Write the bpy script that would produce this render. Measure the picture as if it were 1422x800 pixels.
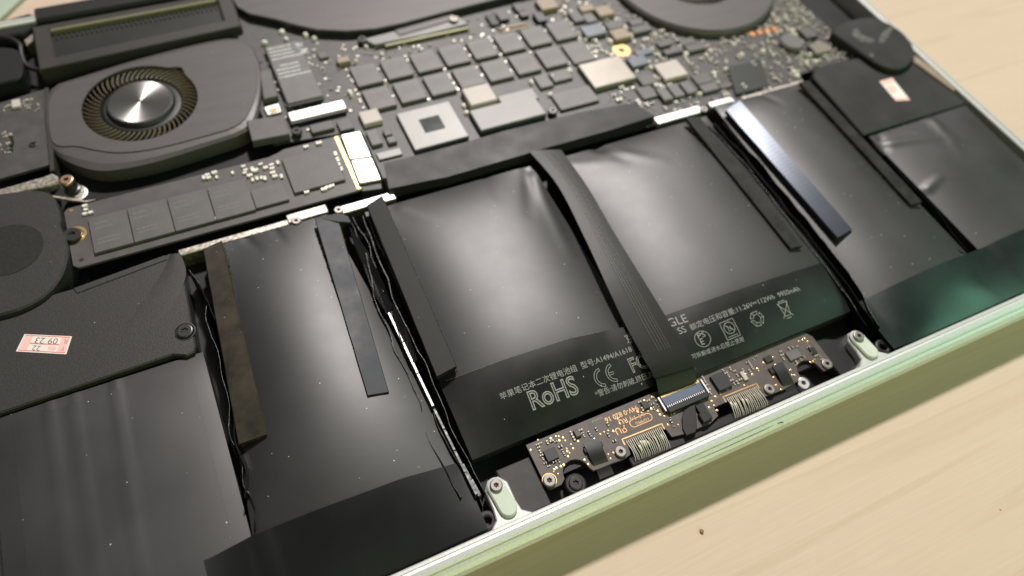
import bpy, bmesh, math, random
from math import sin, cos, pi, radians, hypot, exp
from mathutils import Vector, Euler, Matrix, noise
from mathutils.geometry import tessellate_polygon
random.seed(7)
for o in list(bpy.data.objects): bpy.data.objects.remove(o)
S = 0.001                                            # everything below is in millimetres
scene = bpy.context.scene
COL = scene.collection

# ------------------------------------------------------------------ camera
CAM_F, CAM_W, CAM_H = 1000.06, 1422.0, 800.0
CAM_E = Euler((0.5869378578744652, -0.08397075998353941, -0.4325738708149775), 'XYZ')
CAM_C = Vector((-93.823, -35.884, 177.766))
cam = bpy.data.cameras.new('camera')
cam.sensor_width = 36.0; cam.lens = CAM_F / CAM_W * 36.0
cam.clip_start = 0.005; cam.clip_end = 20
cam.dof.use_dof = True; cam.dof.focus_distance = 0.188; cam.dof.aperture_fstop = 8.0
camo = bpy.data.objects.new('camera', cam); COL.objects.link(camo)
camo.location = CAM_C * S; camo.rotation_euler = CAM_E
scene.camera = camo
CAM_R = CAM_E.to_matrix()

# ------------------------------------------------------------------ light
world = bpy.data.worlds.new('World'); scene.world = world; world.use_nodes = True
bg = world.node_tree.nodes['Background']
bg.inputs[0].default_value = (1.0, 0.97, 0.97, 1); bg.inputs[1].default_value = 0.10

def area(name, loc, target, size, power, color, shape='DISK', sy=None):
    l = bpy.data.lights.new(name, 'AREA'); l.shape = shape; l.size = size
    if sy: l.size_y = sy
    l.energy = power; l.color = color
    o = bpy.data.objects.new(name, l); COL.objects.link(o); o.location = loc
    o.rotation_euler = (Vector(target) - Vector(loc)).to_track_quat('-Z', 'Y').to_euler()
    return o
area('ceiling_lamp', (0.50, 1.09, 1.40), (0, 0.1, 0), 0.15, 46, (1.0, 0.935, 0.90))
area('screen_glow', (0.62, -0.20, 0.34), (0.06, 0.04, 0), 0.45, 1.15, (0.42, 1.0, 0.66), 'RECTANGLE', 0.30)
area('front_fill', (0.12, -0.75, 0.42), (0.02, -0.01, 0), 0.9, 3.2, (0.88, 1.0, 0.42), 'RECTANGLE', 0.4)  # added fill that tints the front shadow olive; no such source seen

scene.render.engine = 'CYCLES'
vs = scene.view_settings
vs.view_transform = 'Standard'; vs.look = 'None'; vs.exposure = 0.0; vs.gamma = 1.0; vs.use_curve_mapping = False

# ------------------------------------------------------------------ materials
def srgb(r, g, b):
    f = lambda c: (c/255/12.92) if c <= 10 else ((c/255+0.055)/1.055)**2.4
    return (f(r), f(g), f(b))
def mat(name, col, rough=0.5, metal=0.0, spec=0.5, coat=0.0, nscale=0, namt=0.0, rvar=0.0, bump=0.0, bscale=600, dust=0.0, dscale=420, stretch=None, aniso=0):
    m = bpy.data.materials.new(name); m.use_nodes = True
    nt = m.node_tree; N = nt.nodes; L = nt.links; b = N['Principled BSDF']
    b.inputs['Base Color'].default_value = (*col, 1); b.inputs['Roughness'].default_value = rough
    b.inputs['Metallic'].default_value = metal; b.inputs['Specular IOR Level'].default_value = spec
    b.inputs['Coat Weight'].default_value = coat
    if not (nscale or bump or dust): return m
    tc = N.new('ShaderNodeTexCoord'); src = tc.outputs['Object']
    if stretch:
        mp = N.new('ShaderNodeMapping'); mp.inputs['Scale'].default_value = stretch
        L.new(src, mp.inputs['Vector']); src = mp.outputs[0]
    colout = None
    if nscale:
        n = N.new('ShaderNodeTexNoise'); n.inputs['Scale'].default_value = nscale; n.inputs['Detail'].default_value = 4
        L.new(src, n.inputs['Vector'])
        r = N.new('ShaderNodeMapRange'); r.inputs[1].default_value = 0.3; r.inputs[2].default_value = 0.7
        r.inputs[3].default_value = 1 - namt; r.inputs[4].default_value = 1 + namt
        L.new(n.outputs['Fac'], r.inputs[0])
        v = N.new('ShaderNodeVectorMath'); v.operation = 'SCALE'; v.inputs[0].default_value = col
        L.new(r.outputs[0], v.inputs['Scale']); colout = v.outputs[0]
        if rvar:
            q = N.new('ShaderNodeMapRange'); q.inputs[1].default_value = 0.3; q.inputs[2].default_value = 0.7
            q.inputs[3].default_value = rough - rvar; q.inputs[4].default_value = rough + rvar
            L.new(n.outputs['Fac'], q.inputs[0]); L.new(q.outputs[0], b.inputs['Roughness'])
    if dust:
        vo = N.new('ShaderNodeTexVoronoi'); vo.inputs['Scale'].default_value = dscale
        L.new(tc.outputs['Object'], vo.inputs['Vector'])
        sp = N.new('ShaderNodeSeparateColor'); L.new(vo.outputs['Color'], sp.inputs[0])
        rad = N.new('ShaderNodeMath'); rad.operation = 'MULTIPLY_ADD'; rad.inputs[1].default_value = 0.10/dust; rad.inputs[2].default_value = -0.10*(1-dust)/dust
        L.new(sp.outputs[0], rad.inputs[0])
        lt = N.new('ShaderNodeMath'); lt.operation = 'LESS_THAN'; L.new(vo.outputs['Distance'], lt.inputs[0]); L.new(rad.outputs[0], lt.inputs[1])
        mx = N.new('ShaderNodeMix'); mx.data_type = 'RGBA'
        L.new(lt.outputs[0], mx.inputs['Factor'])
        if colout: L.new(colout, mx.inputs[6])
        else: mx.inputs[6].default_value = (*col, 1)
        mx.inputs[7].default_value = (0.45, 0.44, 0.42, 1); colout = mx.outputs[2]
    if colout: L.new(colout, b.inputs['Base Color'])
    if bump:
        n2 = N.new('ShaderNodeTexNoise'); n2.inputs['Scale'].default_value = bscale; n2.inputs['Detail'].default_value = 3
        L.new(src, n2.inputs['Vector'])
        bp = N.new('ShaderNodeBump'); bp.inputs['Strength'].default_value = bump; bp.inputs['Distance'].default_value = 0.0004
        L.new(n2.outputs['Fac'], bp.inputs['Height']); L.new(bp.outputs[0], b.inputs['Normal'])
    return m

M = {}
M['pouch'] = mat('black_pouch_film', (0.013, 0.0129, 0.0129), 0.49, spec=0.8, nscale=60, namt=0.15, rvar=0.02, dust=0.36, dscale=560)
M['pouch_grey'] = mat('grey_pouch_film', (0.019, 0.0178, 0.019), 0.50, spec=0.7, nscale=45, namt=0.2, rvar=0.04, dust=0.22, dscale=520)
M['band'] = mat('label_film', (0.010, 0.0105, 0.010), 0.38, spec=0.45, nscale=80, namt=0.2, rvar=0.04, dust=0.16, dscale=520)
M['film'] = mat('front_film', (0.007, 0.008, 0.0075), 0.32, spec=0.5, nscale=30, namt=0.3, rvar=0.05, dust=0.05)
M['seam'] = mat('crumpled_foil', (0.006, 0.006, 0.007), 0.28, spec=0.35, bump=0.3, bscale=300)
M['foil_edge'] = mat('silver_foil_edge', (0.42, 0.42, 0.42), 0.42, metal=1.0, nscale=700, namt=0.5)
M['foil_dull'] = mat('dull_foil_edge', (0.17, 0.17, 0.165), 0.5, metal=0.8, nscale=900, namt=0.7)
M['teal_lit_film'] = mat('teal_reflection_film', (0.005, 0.0125, 0.0105), 0.32, spec=0.8, nscale=40, namt=0.4, rvar=0.06, dust=0.04)  # teal reflection of the green light put into the base colour
M['strip_brown'] = mat('brown_foam', (0.024, 0.0188, 0.012), 0.55, spec=0.25, nscale=200, namt=0.6, rvar=0.05, dust=0.3, dscale=700)
M['strip_black'] = mat('black_foam', (0.013, 0.0128, 0.012), 0.55, spec=0.28, nscale=260, namt=0.6, rvar=0.05, dust=0.30, dscale=650)
M['strip_blue'] = mat('bluish_liner', (0.020, 0.0235, 0.031), 0.52, spec=0.28, nscale=150, namt=0.5, rvar=0.06, dust=0.2, dscale=600)
M['strip_gloss'] = mat('glossy_liner', (0.022, 0.024, 0.030), 0.36, spec=1.0, coat=0.5, nscale=80, namt=0.3)
M['adhesive'] = mat('torn_adhesive', (0.17, 0.165, 0.155), 0.5, spec=0.6, bump=1.0, bscale=900)
M['tape'] = mat('black_tape', (0.011, 0.0115, 0.0115), 0.5, spec=0.30, nscale=110, namt=0.35, rvar=0.05, dust=0.25, dscale=600)
M['ink_light'] = mat('pale_print', (0.55, 0.56, 0.57), 0.5)
M['cable'] = mat('flex_cable', (0.013, 0.0135, 0.0105), 0.46, spec=0.24, nscale=90, namt=0.2, dust=0.04)
M['cable_line'] = mat('flex_trace', (0.060, 0.062, 0.052), 0.45, spec=0.3)
M['cable_green'] = mat('flex_end_film', (0.007, 0.012, 0.009), 0.45, spec=0.3)
M['ink'] = mat('grey_print', (0.27, 0.27, 0.26), 0.6)
M['gold_ink'] = mat('gold_plating', (0.62, 0.37, 0.15), 0.42, metal=0.7)
M['gold'] = mat('bright_gold', (0.78, 0.54, 0.24), 0.35, metal=1.0)
M['alu'] = mat('anodised_rim', (0.60, 0.61, 0.59), 0.48, metal=0.5, nscale=2500, namt=0.10, bump=0.05, bscale=3500)
M['alu_tab'] = mat('green_lit_tab', (0.52, 0.56, 0.49), 0.55, spec=0.4, nscale=400, namt=0.06)  # pale green cast of the green light put into the pad colour
M['steel'] = mat('screw_steel', (0.27, 0.25, 0.23), 0.5, metal=1.0)
M['steel_dark'] = mat('blackened_screw', (0.045, 0.042, 0.042), 0.35, metal=0.4)
M['copper_screw'] = mat('copper_toned_screw', (0.62, 0.40, 0.28), 0.35, metal=0.9)
M['bright'] = mat('tinned_metal', (0.66, 0.65, 0.63), 0.42, metal=1.0, nscale=900, namt=0.15)
M['solder'] = mat('solder', (0.82, 0.78, 0.71), 0.35, metal=0.5)
M['bracket'] = mat('brushed_bracket', (0.46, 0.42, 0.37), 0.42, metal=0.85, nscale=900, namt=0.5)
M['pan'] = mat('case_pan', (0.012, 0.012, 0.0125), 0.55, spec=0.3, nscale=80, namt=0.3)
M['pan_grey'] = mat('grey_well', (0.055, 0.050, 0.052), 0.6, spec=0.3, nscale=300, namt=0.1)
M['blackplastic'] = mat('black_plastic', (0.012, 0.012, 0.012), 0.45, spec=0.4)
M['pcb'] = mat('brown_black_board', (0.050, 0.0465, 0.0465), 0.52, spec=0.5, nscale=220, namt=0.25)
M['pcb_tp'] = mat('brown_trackpad_board', (0.085, 0.068, 0.062), 0.48, spec=0.45, nscale=400, namt=0.18)
M['pcb_ssd'] = mat('dark_drive_board', (0.066, 0.0595, 0.059), 0.5, spec=0.5, nscale=200, namt=0.15)
M['chip'] = mat('chip_epoxy', (0.080, 0.0745, 0.0745), 0.55, spec=0.55, nscale=260, namt=0.12, dust=0.04)
M['chip_dark'] = mat('dark_chip', (0.012, 0.012, 0.013), 0.45, spec=0.5, nscale=260, namt=0.2)
M['chip_grey'] = mat('grey_chip', (0.110, 0.104, 0.102), 0.55, spec=0.55, nscale=160, namt=0.12)
M['shield'] = mat('grey_shield', (0.165, 0.162, 0.158), 0.5, metal=0.2, nscale=120, namt=0.06)
M['pkg'] = mat('package_lid', (0.235, 0.23, 0.225), 0.5, metal=0.2, nscale=150, namt=0.06)
M['die'] = mat('silicon_die', (0.03, 0.035, 0.035), 0.12, spec=0.8, nscale=200, namt=0.6)
M['tan'] = mat('tan_inductor', (0.27, 0.21, 0.15), 0.5, spec=0.4, nscale=200, namt=0.1)
M['beige'] = mat('beige_lid', (0.25, 0.225, 0.195), 0.38, metal=0.35, nscale=140, namt=0.08)
M['pinkwhite'] = mat('pale_pad', (0.46, 0.41, 0.375), 0.55, nscale=100, namt=0.05)
M['copper'] = mat('copper_pad', (0.62, 0.29, 0.14), 0.4, metal=0.6)
M['bluegrey'] = mat('blue_grey_part', (0.10, 0.12, 0.15), 0.3, spec=0.9)
M['capbody'] = mat('capacitor_body', (0.22, 0.165, 0.115), 0.45)
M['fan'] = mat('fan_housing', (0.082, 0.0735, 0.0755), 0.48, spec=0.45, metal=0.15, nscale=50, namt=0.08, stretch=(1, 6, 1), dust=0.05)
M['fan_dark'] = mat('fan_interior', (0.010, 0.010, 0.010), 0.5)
M['blade'] = mat('fan_blade', (0.13, 0.105, 0.08), 0.42, spec=0.5)
M['spk'] = mat('speaker_plastic', (0.026, 0.0243, 0.025), 0.5, spec=0.45, nscale=1600, namt=0.2, bump=0.14, bscale=2600, dust=0.10)
M['spk_dark'] = mat('speaker_gasket', (0.014, 0.013, 0.012), 0.6, spec=0.3, nscale=900, namt=0.3, dust=0.05)
M['spk_r'] = mat('dusty_speaker', (0.016, 0.016, 0.015), 0.5, spec=0.4, nscale=60, namt=0.6)
M['dustsmear'] = mat('grey_dust', (0.085, 0.081, 0.077), 0.8, nscale=500, namt=0.7)
M['rad'] = mat('vent_frame', (0.030, 0.028, 0.026), 0.5, spec=0.4, nscale=60, namt=0.2)
M['rad_in'] = mat('vent_inside', (0.014, 0.015, 0.014), 0.45, spec=0.4, nscale=60, namt=0.3)
M['olive_trim'] = mat('olive_trim', (0.20, 0.19, 0.12), 0.4, metal=0.4)
M['paper'] = mat('sticker_paper', (0.72, 0.66, 0.62), 0.6)
M['red'] = mat('red_print', (0.62, 0.20, 0.17), 0.6)
M['pink'] = mat('pink_print', (0.74, 0.47, 0.43), 0.6)
M['ink_dark'] = mat('dark_print', (0.16, 0.12, 0.15), 0.6)
M['post'] = mat('glint_white', (0.86, 0.82, 0.74), 0.28, spec=1.0)  # glint brightness put into the colour
M['etch'] = mat('laser_etching', (0.125, 0.118, 0.115), 0.6)
M['wire'] = mat('fine_wire', (0.62, 0.58, 0.48), 0.45, metal=0.2)
M['green'] = mat('pale_green_cover', (0.42, 0.50, 0.40), 0.45, metal=0.3)
M['crumb'] = mat('brown_crumb', (0.25, 0.16, 0.08), 0.8)
M['tape_green'] = mat('dark_green_tape', (0.016, 0.021, 0.018), 0.5, spec=0.4)
M['lightfilm'] = mat('film_window', (0.13, 0.15, 0.22), 0.22, spec=0.9)

def hub_material():
    m = mat('brushed_hub', (0.70, 0.68, 0.65), 0.30, metal=1.0); nt = m.node_tree; b = nt.nodes['Principled BSDF']
    b.inputs['Anisotropic'].default_value = 0.85
    t = nt.nodes.new('ShaderNodeTangent'); t.direction_type = 'RADIAL'; t.axis = 'Z'
    nt.links.new(t.outputs[0], b.inputs['Tangent']); return m
M['hub'] = hub_material()

def wood_material():
    m = bpy.data.materials.new('pale_wood'); m.use_nodes = True; nt = m.node_tree; N = nt.nodes; L = nt.links; b = N['Principled BSDF']
    tc = N.new('ShaderNodeTexCoord')
    def ns(scale, sc, det):
        mp = N.new('ShaderNodeMapping'); mp.inputs['Scale'].default_value = sc; L.new(tc.outputs['Object'], mp.inputs[0])
        n = N.new('ShaderNodeTexNoise'); n.inputs['Scale'].default_value = scale; n.inputs['Detail'].default_value = det
        L.new(mp.outputs[0], n.inputs['Vector']); return n.outputs['Fac']
    a = ns(1, (1.6, 44, 1), 2); c = ns(1, (45, 1300, 1), 4); d = ns(1, (2, 12, 1), 2)
    # thin darker growth lines where the slow noise crosses evenly spaced levels
    mul = N.new('ShaderNodeMath'); mul.operation = 'MULTIPLY'; mul.inputs[1].default_value = 5.0; L.new(a, mul.inputs[0])
    fr = N.new('ShaderNodeMath'); fr.operation = 'FRACT'; L.new(mul.outputs[0], fr.inputs[0])
    rp = N.new('ShaderNodeValToRGB'); e = rp.color_ramp.elements
    e[0].position = 0.0; e[0].color = (0.1, .1, .1, 1); e[1].position = 1; e[1].color = (0.0, 0, 0, 1)
    x = e.new(0.82); x.color = (.25, .25, .25, 1); x = e.new(0.95); x.color = (1, 1, 1, 1)
    L.new(fr.outputs[0], rp.inputs[0])
    m1 = N.new('ShaderNodeMix'); m1.data_type = 'RGBA'; m1.inputs[6].default_value = (0.55, 0.434, 0.340, 1); m1.inputs[7].default_value = (0.475, 0.36, 0.272, 1)
    f1 = N.new('ShaderNodeMath'); f1.operation = 'MULTIPLY'; f1.inputs[1].default_value = 0.5; L.new(rp.outputs[0], f1.inputs[0]); L.new(f1.outputs[0], m1.inputs['Factor'])
    m2 = N.new('ShaderNodeMix'); m2.data_type = 'RGBA'; m2.blend_type = 'MULTIPLY'; m2.inputs['Factor'].default_value = 0.55
    r2 = N.new('ShaderNodeMapRange'); r2.inputs[1].default_value = .3; r2.inputs[2].default_value = .7; r2.inputs[3].default_value = .93; r2.inputs[4].default_value = 1.04
    L.new(c, r2.inputs[0]); L.new(m1.outputs[2], m2.inputs[6]); L.new(r2.outputs[0], m2.inputs[7])
    m3 = N.new('ShaderNodeMix'); m3.data_type = 'RGBA'; m3.blend_type = 'MULTIPLY'; m3.inputs['Factor'].default_value = 0.6
    r3 = N.new('ShaderNodeMapRange'); r3.inputs[1].default_value = .3; r3.inputs[2].default_value = .7; r3.inputs[3].default_value = .88; r3.inputs[4].default_value = 1.05
    L.new(d, r3.inputs[0]); L.new(m2.outputs[2], m3.inputs[6]); L.new(r3.outputs[0], m3.inputs[7])
    L.new(m3.outputs[2], b.inputs['Base Color']); b.inputs['Roughness'].default_value = 0.55; b.inputs['Specular IOR Level'].default_value = 0.3
    return m
M['wood'] = wood_material()
b_ = M['strip_gloss'].node_tree.nodes['Principled BSDF']; b_.inputs['Specular Tint'].default_value = (0.84, 0.90, 1.0, 1); b_.inputs['Coat Tint'].default_value = (0.84, 0.90, 1.0, 1)

# ------------------------------------------------------------------ helpers
def P(u, v, z):
    """point of the photograph (pixel u, v) measured on the plane at height z mm -> (x, y)"""
    d = CAM_R @ Vector(((u - CAM_W/2)/CAM_F, -(v - CAM_H/2)/CAM_F, -1.0))
    w = CAM_C + d * ((z - CAM_C.z)/d.z); return (w.x, w.y)
def PP(pts, z): return [P(u, v, z) for u, v in pts]
def rect(tl, br, z):
    a, b = P(*tl, z), P(*br, z); return (min(a[0], b[0]), max(a[0], b[0]), min(a[1], b[1]), max(a[1], b[1]))

class MB:
    def __init__(s): s.v = []; s.f = []; s.m = []; s.cm = 0
    def add(s, vs, fs):
        n = len(s.v); s.v += [tuple(v) for v in vs]; s.f += [tuple(i+n for i in f) for f in fs]; s.m += [s.cm]*len(fs); return s
    def box(s, x0, x1, y0, y1, z0, z1, c=0.0, rot=0.0):
        cx, cy = (x0+x1)/2, (y0+y1)/2
        def q(x, y, z):
            dx, dy = x-cx, y-cy
            return (cx+dx*cos(rot)-dy*sin(rot), cy+dx*sin(rot)+dy*cos(rot), z)
        if c <= 0:
            vs = [q(x, y, z) for z in (z0, z1) for x, y in ((x0, y0), (x1, y0), (x1, y1), (x0, y1))]
            fs = [(3, 2, 1, 0), (4, 5, 6, 7)] + [(i, (i+1) % 4, 4+(i+1) % 4, 4+i) for i in range(4)]
        else:
            vs = [q(x, y, z) for z in (z0, z1-c) for x, y in ((x0, y0), (x1, y0), (x1, y1), (x0, y1))]
            vs += [q(x, y, z1) for x, y in ((x0+c, y0+c), (x1-c, y0+c), (x1-c, y1-c), (x0+c, y1-c))]
            fs = [(3, 2, 1, 0), (8, 9, 10, 11)] + [(k+i, k+(i+1) % 4, k+4+(i+1) % 4, k+4+i) for k in (0, 4) for i in range(4)]
        return s.add(vs, fs)
    def prism(s, poly, z0, z1, holes=(), c=0.0):
        def area2(p): return sum(p[i][0]*p[(i+1) % len(p)][1]-p[(i+1) % len(p)][0]*p[i][1] for i in range(len(p)))
        loops = [list(poly)] + [list(h) for h in holes]
        loops = [(l if (area2(l) > 0) == (i == 0) else l[::-1]) for i, l in enumerate(loops)]
        if c > 0: tops = [inset(l, c if i == 0 else c) for i, l in enumerate(loops)]
        else: tops = loops
        tris = tessellate_polygon([[Vector((x, y, 0)) for x, y in l] for l in tops])
        ft = [p for l in tops for p in l]; fb = [p for l in loops for p in l]
        n = len(ft)
        def up(t):
            a, b, c_ = (ft[i] for i in t)
            return t if (b[0]-a[0])*(c_[1]-a[1])-(b[1]-a[1])*(c_[0]-a[0]) > 0 else t[::-1]
        tris = [up(tuple(t)) for t in tris]
        vs = [(x, y, z1) for x, y in ft] + [(x, y, z0) for x, y in fb]
        fs = list(tris) + [tuple(i+n for i in t[::-1]) for t in tris]
        if c > 0: vs += [(x, y, z1-c) for x, y in fb]
        k = 0
        for l in loops:
            m = len(l)
            for i in range(m):
                a, b = k+i, k+(i+1) % m
                if c > 0: fs += [(n+a, n+b, 2*n+b, 2*n+a), (2*n+a, 2*n+b, b, a)]
                else: fs.append((n+a, n+b, b, a))
            k += m
        return s.add(vs, fs)
    def lathe(s, cx, cy, prof, n=32, cap=True):
        vs = []; fs = []; k = len(prof)
        for i in range(n):
            a = 2*pi*i/n
            vs += [(cx+r*cos(a), cy+r*sin(a), z) for r, z in prof]
        for i in range(n):
            j = (i+1) % n
            for q in range(k-1): fs.append((i*k+q, j*k+q, j*k+q+1, i*k+q+1))
        s.add(vs, fs)
        if cap and prof[-1][0] > 0: s.add([(cx+prof[-1][0]*cos(2*pi*i/n), cy+prof[-1][0]*sin(2*pi*i/n), prof[-1][1]) for i in range(n)], [tuple(range(n))])
        return s
    def tube(s, pts, r, n=6):
        vs = []; fs = []; pts = [Vector(p) for p in pts]; k = len(pts)
        for i, p in enumerate(pts):
            t = (pts[min(i+1, k-1)] - pts[max(i-1, 0)]).normalized()
            a = t.cross(Vector((0, 0, 1)));  a = a.normalized() if a.length > 1e-4 else Vector((1, 0, 0))
            b = t.cross(a); rr = r[i] if isinstance(r, (list, tuple)) else r
            vs += [p + a*rr*cos(2*pi*j/n) + b*rr*sin(2*pi*j/n) for j in range(n)]
        for i in range(k-1):
            for j in range(n): fs.append((i*n+j, i*n+(j+1) % n, (i+1)*n+(j+1) % n, (i+1)*n+j))
        fs += [tuple(range(n))[::-1], tuple((k-1)*n+j for j in range(n))]
        return s.add(vs, fs)
    def strip(s, rows):
        """grid of points rows[i][j]"""
        nu = len(rows[0]); vs = [p for r in rows for p in r]
        fs = [(i*nu+j, i*nu+j+1, (i+1)*nu+j+1, (i+1)*nu+j) for i in range(len(rows)-1) for j in range(nu-1)]
        return s.add(vs, fs)

def inset(l, c):
    out = []; n = len(l)
    for i in range(n):
        p, q, r = Vector(l[i-1]), Vector(l[i]), Vector(l[(i+1) % n])
        d1 = (q-p).normalized(); d2 = (r-q).normalized()
        n1 = Vector((-d1.y, d1.x)); n2 = Vector((-d2.y, d2.x)); b = n1+n2
        L = b.length_squared
        b = b * (2/L) if L > 0.3 else n1
        out.append(tuple(q + b*c))
    return out

ORI = {}
def obj(name, mb, mats, parent=None, origin=None, smooth=False):
    if not isinstance(mats, (list, tuple)): mats = [mats]
    v = mb.v
    if origin is None:
        xs, ys, zs = zip(*v); origin = ((min(xs)+max(xs))/2, (min(ys)+max(ys))/2, min(zs))
    origin = Vector(origin)
    me = bpy.data.meshes.new(name)
    me.from_pydata([(Vector(p)-origin)*S for p in v], [], mb.f)
    for m in mats: me.materials.append(m)
    if len(mats) > 1: me.polygons.foreach_set('material_index', mb.m)
    if smooth: me.polygons.foreach_set('use_smooth', [True]*len(me.polygons))
    me.update()
    o = bpy.data.objects.new(name, me); COL.objects.link(o)
    place(o, origin, parent); return o
def place(o, origin, parent=None):
    origin = Vector(origin); ORI[o.name] = origin
    po = ORI[parent.name] if parent else Vector((0, 0, 0))
    if parent: o.parent = parent
    o.location = (origin - po)*S
def thing(name, label, cat, loc, group=None):
    o = bpy.data.objects.new(name, None); COL.objects.link(o); o.empty_display_size = .005
    place(o, loc); o['label'] = label; o['category'] = cat
    if group: o['group'] = group
    return o
def tag(o, label=None, cat=None, group=None, kind=None):
    for k, v in (('label', label), ('category', cat), ('group', group), ('kind', kind)):
        if v: o[k] = v
    return o
def dup(src, origin, parent=None, rotz=0.0, scale=None):
    o = src.copy(); COL.objects.link(o); o.parent = None; place(o, origin, parent); o.rotation_euler = (0, 0, rotz)
    if scale: o.scale = scale
    return o
def circ(cx, cy, r, n=32, a0=0): return [(cx+r*cos(a0+2*pi*i/n), cy+r*sin(a0+2*pi*i/n)) for i in range(n)]
def rrect(x0, x1, y0, y1, r, n=6):
    out = []
    for cx, cy, a in ((x1-r, y0+r, -pi/2), (x1-r, y1-r, 0), (x0+r, y1-r, pi/2), (x0+r, y0+r, pi)):
        out += [(cx+r*cos(a+pi/2*i/n), cy+r*sin(a+pi/2*i/n)) for i in range(n+1)]
    return out
def chip(name, r, z0, z1, m, parent, c=0.12, rot=0):
    return obj(name, MB().box(*r, z0, z1, c, rot), M[m], parent)
def screw_mb(x, y, z, r, h=1.0, star=True):
    """cap head with a recessed star socket"""
    mb = MB(); n = 24
    prof = [(r, z), (r, z+h*.7), (r*.93, z+h*.9), (r*.82, z+h)]
    vs = []; fs = []
    for i in range(n):
        a = 2*pi*i/n
        vs += [(x+q*cos(a), y+q*sin(a), w) for q, w in prof]
        rs = r*(0.44 if (i//2) % 2 == 0 else 0.33)
        vs += [(x+rs*cos(a), y+rs*sin(a), z+h), (x+rs*.9*cos(a), y+rs*.9*sin(a), z+h*.45)]
    k = 6
    for i in range(n):
        j = (i+1) % n
        for q in range(5): fs.append((i*k+q, j*k+q, j*k+q+1, i*k+q+1))
    mb.add(vs, fs); mb.cm = 1
    mb.add([vs[i*k+5] for i in range(n)], [tuple(range(n))]); return mb
def screw(parent, x, y, z, r, m='steel', h=1.0, name='screw'):
    return obj(name, screw_mb(x, y, z, r, h), [M[m], M['blackplastic']], parent)

FONT = None
def text_mesh(txt, outline=0.0):
    cu = bpy.data.curves.new('t', 'FONT'); cu.body = txt; cu.size = 1.0
    if outline: cu.fill_mode = 'NONE' if hasattr(cu, 'fill_mode') else cu.fill_mode; cu.bevel_depth = outline; cu.bevel_resolution = 0
    cu.resolution_u = 3
    o = bpy.data.objects.new('t', cu); COL.objects.link(o)
    dg = bpy.context.evaluated_depsgraph_get(); ev = o.evaluated_get(dg); me = ev.to_mesh()
    v = [tuple(p.co) for p in me.vertices]; f = [tuple(p.vertices) for p in me.polygons]
    ev.to_mesh_clear(); bpy.data.objects.remove(o); bpy.data.curves.remove(cu)
    return v, f
def text_between(name, txt, a, b, zf, m, parent, outline=0.0, hscale=1.0, lift=0.07):
    """lettering whose baseline runs from a to b (mm), laid on the surface zf(x, y)"""
    v, f = text_mesh(txt, outline)
    if not v: return None
    x0 = min(p[0] for p in v); x1 = max(p[0] for p in v); w = x1-x0
    A, B = Vector(a), Vector(b); d = B-A; k = d.length/w; e = d.normalized(); n = Vector((-e.y, e.x))
    vs = []
    for p in v:
        q = A + e*((p[0]-x0)*k) + n*(p[1]*k*hscale)
        vs.append((q.x, q.y, zf(q.x, q.y) + lift + p[2]*k*.3))
    return obj(name, MB().add(vs, f), M[m], parent)
def line_print(name, polys, w, zf, m, parent, lift=0.07):
    """printed lines of width w along polylines (mm)"""
    mb = MB()
    for pl in polys:
        fine = []
        for i in range(len(pl)-1):
            a, b = Vector(pl[i]), Vector(pl[i+1]); n = max(1, int((b-a).length/1.0))
            fine += [a.lerp(b, t/n) for t in range(n)]
        fine.append(Vector(pl[-1])); rows = []
        for i, p in enumerate(fine):
            t = (fine[min(i+1, len(fine)-1)]-fine[max(i-1, 0)]).normalized(); nn = Vector((-t.y, t.x))*w/2
            rows.append([(q.x, q.y, zf(q.x, q.y)+lift) for q in (p+nn, p-nn)])
        mb.strip(rows)
    return obj(name, mb, M[m], parent)

# ------------------------------------------------------------------ setting: table
TABLE_Z = -14.0
mb = MB(); mb.box(-1100, 1300, -900, 1500, TABLE_Z-30, TABLE_Z)
tag(obj('tabletop', mb, M['wood'], origin=(0, 0, TABLE_Z)), kind='structure')

# ------------------------------------------------------------------ laptop case
case = thing('laptop_case', 'pale green aluminium laptop base with its bottom cover removed', 'laptop', (0, 120, TABLE_Z))
def sweep_rect(prof, x0, x1, y0, y1, r, n=10):
    rows = []
    base = []
    for cx, cy, a in ((x1-r, y0+r, -pi/2), (x1-r, y1-r, 0), (x0+r, y1-r, pi/2), (x0+r, y0+r, pi)):
        base += [(cx, cy, a+pi/2*i/n) for i in range(n+1)]
    base.append(base[0])
    for d, z in prof:
        rows.append([(cx+(r-d)*cos(a), cy+(r-d)*sin(a), z) for cx, cy, a in base])
    return rows
X0, X1, Y0, Y1, RC = -180.0, 180.2, -3.2, 242.0, 11.0
prof = [(4.2, -13.9), (3.2, -11.5), (1.9, -8.0), (0.75, -4.6), (0.2, -3.4), (0.2, -3.0), (0.9, -2.0), (1.0, -1.95), (1.9, -1.2), (2.9, -0.75), (3.0, -0.45),
        (3.5, -0.15), (4.7, 0.0), (4.8, -0.35), (5.5, -0.45), (5.6, -0.2), (6.3, -0.2), (6.6, -0.5), (6.6, -8.2)]
obj('case_rim', MB().strip(sweep_rect(prof, X0, X1, Y0, Y1, RC)), M['alu'], case, origin=(0, 120, -10))
obj('case_pan', MB().prism(rrect(X0+6.2, X1-6.2, Y0+6.2, Y1-6.2, 5), -8.6, -8.0), M['pan'], case)
# finger scoop: a thin dark curved joint along the outer bevel
pts = [P(u, v, -1.3) for u, v in ((770, 722), (850, 690), (930, 655), (1010, 620), (1060, 597), (1078, 588), (1088, 586))]
obj('scoop_line', MB().tube([(x, y, -1.35) for x, y in pts], 0.13, 5), M['steel_dark'], case)

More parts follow.
